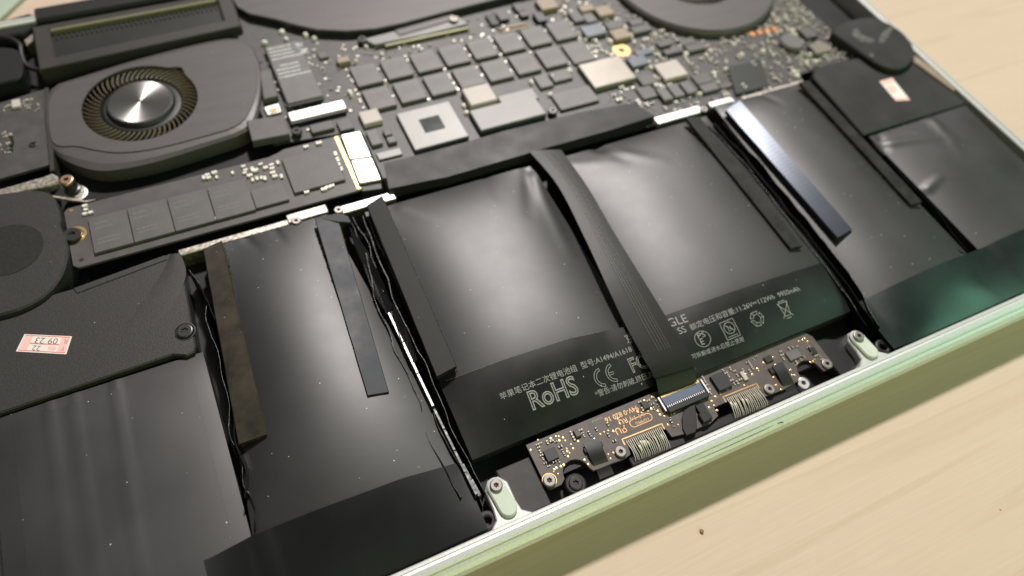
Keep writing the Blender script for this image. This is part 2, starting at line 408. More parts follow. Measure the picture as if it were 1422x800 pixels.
def tab(cx, ytop, ybot, lean):
    # silver web from the rim, raised oblong pad, socket screw
    wx = 3.6
    poly = [(cx-8.0, 3.0), (cx-5.5, 3.6), (cx-3.6, 5.2), (cx-3.2, 8), (cx-3.2, ytop-2), (cx-1.6, ytop+.2), (cx+1.4, ytop+.2), (cx+3.0, ytop-2), (cx+3.0, 8), (cx+3.4, 5.2), (cx+5.5, 3.6), (cx+8.0, 3.0)]
    t = obj('mounting_tab', MB().prism(poly, -6.0, -0.75, c=0.3), M['alu'], case)
    r = 2.35; top = (cx-lean, ytop-2.2); bot = (cx+lean, ybot+2.2)
    a = math.atan2(top[1]-bot[1], top[0]-bot[0])
    cap = [(top[0]+r*cos(a-pi/2+pi*i/12), top[1]+r*sin(a-pi/2+pi*i/12)) for i in range(13)] + [(bot[0]+r*cos(a+pi/2+pi*i/12), bot[1]+r*sin(a+pi/2+pi*i/12)) for i in range(13)]
    pad = obj('oblong_pad', MB().prism(cap, -0.75, 0.25, c=0.35), M['alu_tab'], t)
    obj('socket_screw', screw_mb(top[0], top[1], 0.25, 1.65, 0.75), [M['steel'], M['blackplastic']], t)
tab(-59.0, 15.0, 4.6, 0.3)
tab(58.8, 13.6, 3.9, 0.3)
# wells beside the tabs
obj('well_floor', MB().box(-57, -47.5, 4.0, 17.5, -8, -3.4, .3), M['pan_grey'], case)
obj('well_floor', MB().prism([(48, 4.0), (54.5, 4.0), (56.5, 9), (55.5, 14), (51.5, 16), (47.5, 16.5)], -8, -3.6, c=.3), M['blackplastic'], case)
for sx in (-64.5, 65.5):
    mb = MB(); mb.lathe(sx, 6.3, [(2.6, -8), (2.6, -2.2), (2.1, -1.8), (1.3, -1.8), (1.1, -3.5)], 20)
    obj('corner_boss', mb, M['pan_grey'] if sx < 0 else M['blackplastic'], case, smooth=True)
# ledges that carry the cells' upper ends, light metal
for i, (a, b, w, z) in enumerate((((248, 352), (420, 302), 2.3, -2.2), ((398, 302), (455, 291), 3.4, -1.6), ((470, 292), (548, 271), 3.0, -1.0), ((910, 167), (974, 151), 3.4, -1.0), ((985, 146), (1015, 137), 2.6, -1.4), ((1030, 137), (1116, 113), 2.0, -2))):
    A, B = P(*a, z), P(*b, z); y = (A[1]+B[1])/2
    obj('metal_ledge', MB().box(A[0], B[0], y-w/2, y+w/2, -8, z, .25), M['bright'] if i in (2, 3, 4) else M['bracket'], case)
for u, v in ((411, 305), (470, 290), (978, 150)):
    x, y = P(u, v, 0); screw(case, x, y, -1.2, 1.5, 'steel', 0.9)

# hinge side
obj('hinge_cover', MB().prism(PP([(-40, 42), (-10, 32), (40, 18), (47, 20), (50, 34), (30, 46), (-30, 58)], -1), -8, -1, c=.6), M['blackplastic'], case)
obj('hinge_cover', MB().box(-143, 140, 233.5, 241.4, -8, 1.2, .8), M['blackplastic'], case)
obj('hinge_bracket', MB().box(*rect((46, 16), (58, 31), -1), -8, -1.2, .3), M['bracket'], case)
obj('hinge_bracket', MB().prism(PP([(33, 56), (46, 46), (48, 54), (36, 63)], -3), -8, -3, c=.2), M['bracket'], case)

# ------------------------------------------------------------------ battery cells
def pouch_fn(x0, x1, y0, y1, ze, H, pu=2.4, pv=4.0, creases=(), tilt=(0, 0), front=None):
    def f(x, y):
        u = min(max((x-x0)/(x1-x0), 0), 1); v = min(max((y-y0)/(y1-y0), 0), 1)
        h = ze + H*(1-abs(2*u-1)**pu)*(1-abs(2*v-1)**pv) + tilt[0]*(u-.5) + tilt[1]*(v-.5)
        if front: h -= front[0]*max(0, 1-(y-y0)/front[1])**2
        for ax, ay, bx, by, amp, w in creases:
            dx, dy = bx-ax, by-ay; L2 = dx*dx+dy*dy; t = ((x-ax)*dx+(y-ay)*dy)/L2
            tt = min(max(t, 0), 1); d = hypot(x-ax-tt*dx, y-ay-tt*dy)
            h += amp*exp(-(d/w)**2)*(1-tt*.8)
        h += 0.06*noise.noise(Vector((x*.05, y*.05, x0))) + 0.006*noise.noise(Vector((x*.25, y*.25, 3)))
        return h
    return f
def pouch(name_label, x0, x1, y0, y1, f, m='pouch', ny=70, nx=50, group=None, skew=None):
    root = thing('battery_cell', name_label, 'battery cell', ((x0+x1)/2, (y0+y1)/2, -8), 'swollen black battery cells')
    sk = skew or (lambda x, y: (x, y))
    rows = []; N = nx
    for j in range(ny+1):
        y = y0+(y1-y0)*j/ny
        rows.append([(*sk(x0+(x1-x0)*i/N, y), f(x0+(x1-x0)*i/N, y)) for i in range(N+1)])
    mb = MB(); mb.strip(rows)
    per = rows[0] + [r[-1] for r in rows[1:]] + rows[-1][-2::-1] + [r[0] for r in rows[-2:0:-1]]
    per.append(per[0])
    mb.strip([[(x, y, -7.6) for x, y, z in per], per])
    obj('pouch', mb, M[m], root, smooth=True)
    return root
def edge_from(px_pts, zf):
    q = []
    for k in range(len(px_pts)-1):
        for i in range(12):
            t = i/12; u = px_pts[k][0]*(1-t)+px_pts[k+1][0]*t; v = px_pts[k][1]*(1-t)+px_pts[k+1][1]*t
            A = P(u, v, 1.5)
            for _ in range(5): A = P(u, v, zf(*A)+.2)
            q.append(A)
    q.sort()
    def e(x):
        if x <= q[0][0]: return q[0][1]
        for a, b in zip(q, q[1:]):
            if a[0] <= x <= b[0]: return a[1]+(b[1]-a[1])*(x-a[0])/max(b[0]-a[0], 1e-6)
        return q[-1][1]
    return e
def sheet(name, poly_rows, m, parent, thick=0.12, smooth=True):
    """thin film with real thickness over rows of (x, y, z)"""
    mb = MB(); mb.strip(poly_rows)
    per = poly_rows[0] + [r[-1] for r in poly_rows[1:]] + poly_rows[-1][-2::-1] + [r[0] for r in poly_rows[-2:0:-1]]
    per.append(per[0]); mb.strip([[(x, y, z-thick) for x, y, z in per], per])
    return obj(name, mb, M[m], parent, smooth=smooth)
def film_rows(x0, x1, y0, y1, zf, lift, nx=40, ny=14, edge=None):
    rows = []
    for j in range(ny+1):
        row = []
        for i in range(nx+1):
            x = x0+(x1-x0)*i/nx; yt = y1 if edge is None else edge(x)
            y = y0+(yt-y0)*j/ny; row.append((x, y, zf(x, y)+lift))
        rows.append(row)
    return rows

# centre left
fCL = pouch_fn(-61.5, -3.2, 22.5, 109.0, -0.8, 4.9, 2.4, 3.4, creases=[(-5, 108, -14, 88, -0.7, 2.2), (-5, 104, -9, 70, 0.5, 2.0), (-50, 106, -44, 97, .35, 2.5), (-20, 109, -21, 98, -.3, 1.5)], front=(1.2, 20))
cCL = pouch('black swollen cell printed RoHS between the foam bar and the ribbon cable', -61.5, -3.2, 22.5, 109.0, fCL)
zCL = lambda x, y: fCL(min(x, -13.0), y)
bCL = sheet('label_band', film_rows(-61.8, 0.5, 22.0, 43.4, zCL, 0.16, edge=(eCL := edge_from([(600, 536), (695, 501), (790, 470), (862, 455), (900, 449)], zCL))), 'band', cCL)
# white frayed film edge
mbw = MB(); mbw.tube([(x, eCL(x), fCL(x, eCL(x))+.18) for x in [-60+46*i/40 for i in range(41)]], [0.03+0.05*abs(noise.noise(Vector((i*.5, 2, 1)))) for i in range(41)], 4)
obj('film_edge', mbw, M['ink'], bCL)
Z2 = 2.0
def TB(txt, a, b, zf, par, outline=0, hs=1.0, m='ink', z=None):
    z = Z2 if z is None else z
    A, B = P(*a, z), P(*b, z)
    for _ in range(4): A = P(*a, zf(*A)); B = P(*b, zf(*B))
    return text_between('printed_text', txt, A, B, zf, m, par, outline, hs, lift=0.21)
TB('苹果笔记本二次锂电池组  型号:A1494/A1618', (696, 556), (878, 488), zCL, bCL)
TB('RoHS', (740, 570), (805, 546), zCL, bCL, 0.025, 1.12)
TB('通', (885, 487), (895, 483), zCL, bCL)
TB('京鄂', (871, 477), (896, 468), zCL, bCL)
TB('FC', (879, 518), (902, 509), zCL, bCL, 0.022, 1.15)
TB('*警告:请勿刺破,挤压,加', (828, 552), (909, 522), zCL, bCL)
def pxc(u, v, zf):
    A = P(u, v, 2)
    for _ in range(4): A = P(u, v, zf(*A))
    return A
def arcs(c, r, a0, a1, n=14): return [(c[0]+r*cos(radians(a0+(a1-a0)*i/n)), c[1]+r*sin(radians(a0+(a1-a0)*i/n))) for i in range(n+1)]
cc = pxc(837, 524, fCL); ce = pxc(853, 517.5, fCL); lines = []
for c in (cc, ce):
    for r in (2.55, 1.85): lines.append(arcs(c, r, 95, 265))
    for a in (95, 265): lines.append([(c[0]+r*cos(radians(a)), c[1]+r*sin(radians(a))) for r in (1.85, 2.55)])
lines += [[(ce[0]-1.8, ce[1]+.3), (ce[0]-.3, ce[1]+.3), (ce[0]-.3, ce[1]-.3), (ce[0]-1.8, ce[1]-.3)]]
line_print('printed_mark', lines, 0.16, zCL, 'ink', bCL, 0.22)

# centre right
fCR = pouch_fn(3.5, 68.0, 20.5, 108.5, -0.8, 4.3, 2.4, 4.4, creases=[(22, 108.5, 27, 98, -1.1, 2.0), (24, 104, 38, 92, .55, 2.2), (5, 105, 22, 99, .5, 2.5), (61, 107, 56, 90, -.4, 2.0)], front=(1.2, 20))
cCR = pouch('black swollen cell printed 11.26V 112Wh under the right edge of the ribbon cable', 3.5, 68.0, 20.5, 108.5, fCR)
zCR = lambda x, y: fCR(max(x, 12.0), y)
bCR = sheet('label_band', film_rows(0.8, 68.3, 20.2, 38.6, zCR, 0.16, edge=edge_from([(940, 432), (1020, 404), (1090, 381), (1150, 362), (1172, 356)], zCR)), 'band', cCR)
TB('额定电压和容量:11.26V⎓112Wh  9950mAh', (960, 459), (1111, 404), zCR, bCR)
TB('GLE', (930, 455), (956, 447), zCR, bCR)
TB('SS', (944, 465), (954, 461), zCR, bCR)
TB('可拆解或浸水后禁止使用', (962, 499), (1033, 474), zCR, bCR)
c = pxc(975.5, 471, fCR); line_print('printed_mark', [arcs(c, 2.35, 0, 360, 28)], 0.17, zCR, 'ink', bCR, 0.22)
TB('PS', (970, 471), (980, 467.5), zCR, bCR, hs=.85); TB('E', (974.5, 479.5), (979, 478), zCR, bCR)
c = pxc(1013.5, 457.5, fCR)
line_print('printed_mark', [[(c[0]-2.3, c[1]-2.6), (c[0]+2.3, c[1]-2.6), (c[0]+2.3, c[1]+2.6), (c[0]-2.3, c[1]+2.6), (c[0]-2.3, c[1]-2.6)], arcs((c[0], c[1]+.4), 1.7, 0, 360, 24), [(c[0]-1.1, c[1]+1.5), (c[0]+1.1, c[1]-.7)], [(c[0]-.5, c[1]+1.2), (c[0]-.5, c[1]-.5), (c[0]+.6, c[1]-.3), (c[0]+.3, c[1]+.8)], [(c[0]-1.6, c[1]-2.0), (c[0]+1.6, c[1]-2.0)]], 0.18, zCR, 'ink', bCR, 0.22)
c = pxc(1051, 443, fCR); L3 = []
for k in range(3):
    a = 90+120*k
    q = [(c[0]+2.3*cos(radians(a+d)), c[1]+2.3*sin(radians(a+d))) for d in (-28, 28)]
    i_ = [(c[0]+1.3*cos(radians(a+d)), c[1]+1.3*sin(radians(a+d))) for d in (-24, 24)]
    nx_ = (c[0]+2.2*cos(radians(a+72)), c[1]+2.2*sin(radians(a+72)))
    L3 += [[q[0], q[1], nx_], [i_[0], i_[1], q[1]], [q[0], i_[0]], [i_[1], (c[0]+1.2*cos(radians(a+70)), c[1]+1.2*sin(radians(a+70))), nx_]]
line_print('printed_mark', L3, 0.18, zCR, 'ink', bCR, 0.22)
c = pxc(1090, 430, fCR)
line_print('printed_mark', [[(c[0]-1.9, c[1]+2.1), (c[0]+1.9, c[1]+2.1)], [(c[0]-1.5, c[1]+2.1), (c[0]-1.0, c[1]-1.9), (c[0]+1.0, c[1]-1.9), (c[0]+1.5, c[1]+2.1)], [(c[0]-1.9, c[1]-2.4), (c[0]+1.8, c[1]+1.8)], [(c[0]+1.9, c[1]-2.4), (c[0]-1.8, c[1]+1.8)], [(c[0]-1.2, c[1]+2.6), (c[0]+1.2, c[1]+2.6)], [(c[0]-.9, c[1]-2.6), (c[0]+.9, c[1]-2.6)]], 0.2, zCR, 'ink', bCR, 0.22)

# left inner
fLI = pouch_fn(-117.0, -65.5, 4.0, 112.5, -1.0, 5.6, 2.05, 2.4, creases=[(-100, 112, -96, 106, -.5, 1.5), (-88, 112, -86, 106, -.4, 1.6)])
def lean_left(x, y): return max(0, y-25)*0.085*max(0, min(1, (-91-x)/26))
def lean_right(x, y): return -max(0, y-40)*0.10*max(0, min(1, (x+91)/25.5))
skLI = lambda x, y: (x + lean_left(x, y) + lean_right(x, y), y)
def inv_skLI(x, y):
    q = x
    for _ in range(6): q = x - lean_left(q, y) - lean_right(q, y)
    return q, y
cLI = pouch('black swollen cell with a brown foam bar along one edge beside the speaker', -117.0, -65.5, 4.0, 112.5, fLI, skew=skLI)
gLI = lambda x, y: fLI(*inv_skLI(x, y))
# right inner
fRI = pouch_fn(70.6, 116.0, 3.8, 111.5, -0.8, 3.6, 2.4, 6.0, creases=[(95, 111, 97, 103, -.5, 1.6)])
skRI = lambda x, y: (x + max(0, y-10)*0.04*max(0, (91-x)/25) if x < 91 else x, y)
cRI = pouch('black swollen cell with a bright bluish liner strip along one edge', 70.6, 116.0, 3.8, 111.5, fRI, skew=skRI)
# right outer
fRO = pouch_fn(121.5, 170.0, 3.8, 78.5, -1.2, 2.2, 3.0, 6.0, creases=[(124, 73, 150, 66, .7, 1.6), (150, 76, 146, 58, .55, 2.0), (150, 64, 160, 60, .35, 2.5), (123.5, 50, 131, 52, .8, 1.3), (123, 72, 126, 78, -.8, 1.5), (140, 60, 170, 40, .3, 6)])
cRO = pouch('creased grey outer cell next to the right rim with a folded corner', 121.5, 170.0, 3.8, 78.5, fRO, 'pouch_grey', skew=lambda x, y: (x + max(0, y-60)*.06*(x-121.5)/48.5, y))
# left outer
fLO = pouch_fn(-169.5, -117.5, 3.8, 79.3, -2.6, 1.0, 4.0, 6.0, creases=[(-140, 80, -142, 10, .22, 1.0), (-156, 80, -157, 0, .18, .9), (-150, 80, -151, 0, .15, .9), (-133, 60, -150, 30, .15, 6)])
cLO = pouch('flat grey outer cell below the left speaker plate', -169.5, -117.5, 3.8, 79.3, fLO, 'pouch_grey')
sheet('cover_film', film_rows(-164.5, -121.5, 5, 76.0, fLO, 0.25, 30, 30), 'pouch_grey', cLO)

# front films over the outer pairs of cells
def zleft(x, y):
    a = gLI(x, y) if x > -116 else -3
    b = fLO(x, y) if x < -118 else -3
    t = min(max((-112-x)/16, 0), 1); t = t*t*(3-2*t)
    return (fLI(-112, y)*(1-t) + max(b, -3)*t) if x < -112 else fLI(x, y)
yl = lambda x: 24.8 - 0.02*(x+117) if x > -117 else 24.8 - (-117-x)*0.55
tag(sheet('front_film', film_rows(-128.5, -65.2, 4.2, 24, zleft, 0.30, 70, 16, edge=edge_from([(294, 774), (350, 744), (430, 712), (560, 664), (642, 641)], zleft)), 'film', None), 'wide matt black film across the front ends of the two left cells', 'film')
def zright(x, y):
    t = min(max((x-112)/12, 0), 1); t = t*t*(3-2*t)
    return fRI(min(x, 112), y)*(1-t) + fRO(max(x, 124), y)*t
tag(sheet('front_film', film_rows(66.8, 171.5, 4.0, 22.3, zright, 0.30, 90, 16, edge=lambda x: 22.0+.6*sin(x*.06)), 'teal_lit_film', None), 'black film with teal sheen across the front ends of the two right cells', 'film')

# crumpled seams between the cells
def seam(parent, path, z0, z1, amp, seed, name='seam_fold', m='seam', bright=None, thick=0.0):
    pts = []; n = 120
    for i in range(n+1):
        t = i/n*(len(path)-1); k = min(int(t), len(path)-2); q = t-k
        a, b = path[k], path[k+1]; pts.append((a[0]*(1-q)+b[0]*q, a[1]*(1-q)+b[1]*q))
    rows = []; top = []
    for i, (x, y) in enumerate(pts):
        row = []
        for j in range(7):
            s = j/6; z = z0+(z1-z0)*s
            dx = amp*(noise.noise(Vector((y*.11, s*1.3, seed)))*1.6 + .18*noise.noise(Vector((y*.3, s*2, seed+5))))*(0.3+s)
            dz = .5*amp*noise.noise(Vector((y*.2, 9, seed)))*s
            row.append((x+dx, y, z+dz))
        rows.append(row); top.append(row[-1])
    mb = MB(); mb.strip(rows); mb.strip([[(x+.22, y, z) for x, y, z in r][::-1] for r in rows])
    mb.strip([[r[-1], (r[-1][0]+.22, r[-1][1], r[-1][2])] for r in rows])
    o = obj(name, mb, M[m], parent, smooth=True)
    if bright:
        e = MB(); e.tube([(x+.1, y, z+.05) for x, y, z in top[bright[0]*2:bright[1]*2]], bright[2], 5)
        obj('foil_edge', e, M['foil_dull'], o, smooth=True)
    return o
seam(cLI, [P(u, v, 1) for u, v in ((262, 372), (285, 420), (303, 500), (322, 600), (340, 680), (352, 735))], -7, 0.2, 1.0, 1, bright=(0, 50, 0.05))
seam(cLI, [P(u, v, 1) for u, v in ((276, 395), (300, 450), (315, 520), (332, 610), (345, 690))], -7, 1.2, 0.7, 2)
seam(cLI, [P(u, v, 1) for u, v in ((478, 296), (505, 345), (520, 410), (545, 470), (575, 545), (600, 620), (640, 690))], -7, 0.6, 0.7, 3, bright=(14, 34, .07))
seam(cCL, [P(u, v, 1) for u, v in ((490, 300), (517, 350), (535, 410), (560, 480), (590, 550), (625, 625), (668, 690))], -7, 0.4, 0.7, 4, bright=(2, 26, .08))
seam(cCL, [P(u, v, 1) for u, v in ((504, 300), (530, 370), (552, 430), (580, 490), (610, 555), (640, 620), (672, 685))], -7, 1.0, 0.5, 5, bright=(20, 60, .07))
# straight silver folded foil edge
def foil_bar(parent, a, b, z, w, n):
    A, B = Vector(P(*a, z)), Vector(P(*b, z))
    for k in range(n):
        p = A.lerp(B, k/n+.004); q = A.lerp(B, (k+1)/n-.004); d = (q-p).normalized(); nn = Vector((-d.y, d.x))*w*(.85+.3*random.random())
        mb = MB(); mb.prism([tuple(p), tuple(q), tuple(q+nn), tuple(p+nn)], z-3, z+.2*random.random(), c=.08)
        obj('foil_edge', mb, M['foil_edge' if z > 1 else 'foil_dull'], parent)
foil_bar(cCL, (538, 434), (600, 565), 1.2, 0.7, 3)
foil_bar(cCL, (601, 568), (660, 688), 0.6, 0.8, 4)
foil_bar(cCL, (640, 645), (664, 690), 0.2, 0.9, 2)
seam(cCR, [P(u, v, 1) for u, v in ((985, 172), (1040, 230), (1100, 310), (1160, 385), (1205, 450))], -7, 0.2, 0.35, 6, bright=(4, 56, .08))
seam(cCR, [P(u, v, 1) for u, v in ((992, 170), (1050, 235), (1110, 310), (1170, 385), (1212, 445))], -7, 0.8, 0.3, 7)
seam(cRI, [P(u, v, 1) for u, v in ((1004, 170), (1060, 230), (1120, 305), (1180, 380), (1222, 455))], -7, 0.6, 0.45, 8, bright=(34, 60, .08))
seam(cRI, [P(u, v, 0) for u, v in ((1128, 125), (1180, 180), (1240, 250), (1300, 320), (1338, 352))], -7, 0.2, 0.5, 9)
seam(cRO, [P(u, v, 0) for u, v in ((1212, 195), (1250, 235), (1300, 290), (1345, 348))], -7, -0.6, 0.5, 10, bright=(2, 10, .07))
# twisted black film between the left inner and the centre cell
for k, (pp, z) in enumerate((([(484, 312), (512, 350), (533, 395), (545, 425), (540, 440), (520, 410), (505, 370), (492, 340)], 1.0), ([(545, 420), (560, 445), (580, 500), (570, 505), (556, 470), (546, 440)], 1.3), ([(512, 296), (524, 290), (530, 320), (536, 360), (524, 340), (516, 318)], 1.6))):
    pl = PP(pp, z); mb = MB(); cxm = sum(p[0] for p in pl)/len(pl); cym = sum(p[1] for p in pl)/len(pl)
    vs = [(x, y, z+.8*noise.noise(Vector((x*.3, y*.3, k)))) for x, y in pl]+[(cxm, cym, z-1.2)]
    n = len(pl); mb.add(vs, [(i, (i+1) % n, n) for i in range(n)])
    mb.add([(x, y, zz-1.5) for x, y, zz in vs], [((i+1) % n, i, n) for i in range(n)])
    mb.strip([[(*v[:2], v[2]-1.5) for v in vs[:n]+vs[:1]], [tuple(v) for v in vs[:n]+vs[:1]]])
    obj('torn_film', mb, M['seam'], cCL)

# ------------------------------------------------------------------ foam bars and liners
def bar(name, label, quad_px, zs, m, th=1.5, cat='foam strip', frayed=None, group='adhesive foam strips on the cells', surf=None):
    """quad: top-left, top-right, bottom-right, bottom-left in the photo; zs heights of the top face at the four corners"""
    zs = list(zs)
    if surf:
        for k in range(4):
            for _ in range(4): zs[k] = max(zs[k], surf(*P(*quad_px[k], zs[k]))+th*.55)
    root = thing(name, label, cat, (*P(*quad_px[0], zs[0]), zs[0]-th), group)
    q = [Vector((*P(*p, z), z)) for p, z in zip(quad_px, zs)]
    n = 40; rows = []; c = 0.18
    for j in range(n+1):
        t = j/n; a = q[0].lerp(q[3], t); b = q[1].lerp(q[2], t); d = (b-a).normalized()
        dn = Vector((0, 0, 1)); w = .07*noise.noise(Vector((t*9, zs[0], a.x)))
        
        if surf: a.z = max(a.z, surf(a.x, a.y)+th*.55); b.z = max(b.z, surf(b.x, b.y)+th*.55)
        a = a + d*w; b = b + d*.07*noise.noise(Vector((t*11, 4, a.x)))
        rows.append([tuple(p) for p in (a-dn*th, a-dn*c, a+d*c, a.lerp(b, .5), b-d*c, b-dn*c, b-dn*th)])
    mb = MB(); mb.strip(rows)
    for r in (rows[0], rows[-1]):
        mb.add(r, [tuple(range(7))])
    obj('foam_body', mb, M[m], root)
    if frayed:
        side = frayed; mb = MB(); rnd = random.Random(len(label))
        for j in range(110):
            t = rnd.random(); a = q[0].lerp(q[3], t); b = q[1].lerp(q[2], t); d = (b-a).normalized()
            p = (a - d*rnd.uniform(.05, .5)) if side == 'L' else (b + d*rnd.uniform(.05, .5)); z = p.z-th+.05
            r = rnd.uniform(.06, .20)
            zz = z + rnd.uniform(0, .5)
            mb.add([(p.x-r, p.y-r*rnd.random(), zz-.7), (p.x+r, p.y-r, zz-.7), (p.x+r*rnd.random(), p.y+r, zz-.7), (p.x+r*(rnd.random()-.5), p.y, zz+r)], [(0, 1, 3), (1, 2, 3), (2, 0, 3), (2, 1, 0)])
        o = obj('frayed_adhesive', mb, M['adhesive'], root); o['kind'] = 'stuff'
    return root
bar('foam_strip', 'brown foam strip on the cell beside the speaker plate', [(282, 346), (308, 334), (370, 603), (331, 617)], (2.0, 2.2, 2.6, 2.0), 'strip_brown', frayed='R', surf=gLI)
bar('foam_strip', 'bluish black liner strip left of the twisted foil seam', [(437, 303), (468, 298), (540, 544), (510, 549)], (2.6, 2.0, 2.4, 2.8), 'strip_blue', 1.2, frayed='L', surf=gLI)
bar('foam_strip', 'dark grey foam strip with blunt end right of the twisted foil seam', [(509, 285), (531, 271), (634, 508), (606, 523)], (3.0, 3.6, 3.6, 3.0), 'strip_black', 1.9, frayed='R', surf=fCL)
bar('foam_strip', 'narrow black foam strip beside the gap right of the 112Wh cell', [(952, 163), (972, 162), (1114, 341), (1098, 345)], (3.0, 2.6, 2.6, 3.0), 'strip_black', 1.3, frayed='L', surf=fCR)
bar('foam_strip', 'shiny pale blue liner strip fading to black at its lower end', [(1008, 153), (1028, 139), (1184, 318), (1163, 330)], (1.9, 4.1, 2.9, 2.7), 'strip_gloss', 1.5, frayed='R', surf=fRI)
bar('foam_strip', 'dusty black foam strip on the cell edge facing the right speaker', [(1110, 114), (1124, 112), (1281, 280), (1265, 284)], (2.6, 2.4, 2.2, 2.6), 'strip_black', 1.2, frayed='L', surf=fRI)
# little torn flap at the top of the bluish liner
mb = MB(); mb.prism(PP([(437, 302), (470, 296), (483, 300), (488, 309), (468, 308)], 2.4), 1.6, 2.45, c=.1)
tag(obj('torn_tape', mb, M['strip_blue']), 'small torn tape tongue at the upper end of the bluish liner', 'tape')

# long black tape along the logic board
t0 = thing('tape_strip', 'long black tape lying between the logic board and the centre cells', 'tape', (-2, 118, 0))
pl = [P(u, v, z) + (z,) for u, v, z in ((533, 227, .6), (540, 262, .8), (620, 246, 1.2), (760, 205, 1.4), (850, 180, 1.3), (909, 161, .9), (881, 142, .5), (800, 157, .6), (700, 182, .7), (620, 205, .7))]
lo = [pl[0], pl[0], pl[1]]
bot = [pl[1], pl[2], pl[3], pl[4], pl[5]]; top_ = [pl[0], pl[9], pl[8], pl[7], pl[6]]
rows = []
for s in range(9):
    row = []
    for i in range(33):
        t = i/32*4; k = min(int(t), 3); q = t-k
        A = Vector(bot[k]).lerp(Vector(bot[k+1]), q); B = Vector(top_[k]).lerp(Vector(top_[k+1]), q)
        p = A.lerp(B, s/8); p.z += .12*noise.noise(Vector((p.x*.12, p.y*.2, 2))); row.append(tuple(p))
    rows.append(row)
o = sheet('tape_body', rows, 'tape', t0, 0.5)
mb = MB()
for i, (a, b) in enumerate(zip(rows[0][:-1], rows[0][1:])): pass
mb.strip([[(x, y, z-.5) for x, y, z in rows[0]], [(x+.2, y-.6, z-3.5) for x, y, z in rows[0]]])
obj('folded_lip', mb, M['blackplastic'], t0)

# ------------------------------------------------------------------ ribbon cable
cab = thing('ribbon_cable', 'dark flat ribbon cable running between the two printed centre cells to the trackpad board', 'cable', (0, 60, 2))
Lp = [(735, 210, 2.2), (775, 258, 3.0), (812, 330, 3.6), (842, 395, 3.9), (868, 450, 3.2), (890, 490, 2.4), (908, 520, 1.3), (915, 548, -1.4)]
Rp = [(779, 208, 2.2), (815, 258, 3.0), (850, 318, 3.6), (888, 380, 3.9), (925, 440, 3.2), (945, 475, 2.4), (960, 505, 1.3), (968, 530, -1.4)]
def catm(pts, n):
    out = []
    for i in range(n+1):
        t = i/n*(len(pts)-1); k = min(int(t), len(pts)-2); q = t-k
        p0, p1, p2, p3 = (Vector(pts[max(0, min(len(pts)-1, k+d))]) for d in (-1, 0, 1, 2))
        out.append(.5*((2*p1)+(-p0+p2)*q+(2*p0-5*p1+4*p2-p3)*q*q+(-p0+3*p1-3*p2+p3)*q**3))
    return out
Lw = catm([(*P(u, v, z), z) for u, v, z in Lp], 60); Rw = catm([(*P(u, v, z), z) for u, v, z in Rp], 60)
K1 = 52
rows = [[tuple(a.lerp(b, s/6) + Vector((0, 0, .25*sin(pi*s/6)))) for s in range(7)] for a, b in zip(Lw[:K1], Rw[:K1])]
cb = sheet('cable_body', rows, 'cable', cab, 0.35)
for s in (0.40, 0.47, 0.55, 0.62, 0.68):
    rr = [[tuple(a.lerp(b, q) + Vector((0, 0, .25*sin(pi*q)+h))) for q, h in ((s-.012, .03), (s-.008, .14), (s+.008, .14), (s+.012, .03))] for a, b in zip(Lw[:K1-6], Rw[:K1-6])]
    mb = MB(); mb.strip(rr); obj('cable_trace', mb, M['cable_line'], cb)
rows = [[tuple(a.lerp(b, -.04+1.08*s/6) + Vector((0, 0, .45))) for s in range(7)] for a, b in zip(Lw[44:54], Rw[44:54])]
sheet('fold_sleeve', rows, 'cable', cab, 0.25)
rows = [[tuple(a.lerp(b, s/6) + Vector((0, 0, .1))) for s in range(7)] for a, b in zip(Lw[52:], Rw[52:])]
sheet('cable_end', rows, 'cable_green', cab, 0.3)

# ------------------------------------------------------------------ trackpad board
TZ = -3.0
tp = thing('trackpad_board', 'narrow brown circuit board with gold pads along the front rim', 'circuit board', (0, 14, TZ-1))
def arcpts(cx, cy, r, a0, a1, n=8): return [(cx+r*cos(radians(a0+(a1-a0)*i/n)), cy+r*sin(radians(a0+(a1-a0)*i/n))) for i in range(n+1)]
bp = [(-46.9, 20.6), (-46.9, 8.3), (-46.2, 7.4), (-43.0, 7.4), (-41.6, 8.4)] + arcpts(-37.9, 8.6, 3.7, 180, 0)[1:] + [(-33.6, 7.4), (-31.2, 7.2), (-28, 7.2), (-24.6, 6.9), (-22.2, 7.4), (-21.6, 10.2), (-9.6, 10.2), (-9.2, 7.2),
      (-5.5, 6.6), (3.0, 6.4), (6.2, 7.4), (6.6, 10.0), (17.4, 10.2), (17.8, 7.2), (26, 6.9), (28.8, 6.8), (34.5, 7.4), (35.9, 8.4)] + arcpts(39.6, 8.6, 3.7, 180, 0)[1:] + [(43.8, 7.0), (47.0, 7.0), (47.9, 8.0), (47.9, 17.8), (46.3, 20.2), (10, 20.5)]
obj('board', MB().prism(bp, TZ-.9, TZ), M['pcb_tp'], tp)
mb = MB(); mb.box(-23, 33, 4.4, 7.0, -8, TZ-1.0, .3); obj('support_bar', mb, M['blackplastic'], tp)
mb = MB(); mb.box(-45, 47, 10, 19, -8, TZ-1.2); obj('support_frame', mb, M['blackplastic'], tp)
flat = lambda z: (lambda x, y: z)
for u, v, m, r in ((763, 667, 'steel', 1.75), (862, 627, 'steel', 1.6), (1068.7, 540, 'steel', 1.6), (1148.7, 505, 'steel', 1.6)):
    x, y = P(u, v, TZ+.6); s_ = screw(tp, x, y, TZ, r, m, 0.75)
x, y = P(763, 667, TZ); obj('gold_ring', MB().prism(circ(x, y, 1.95, 24), TZ-.01, TZ+.04), M['gold'], tp)
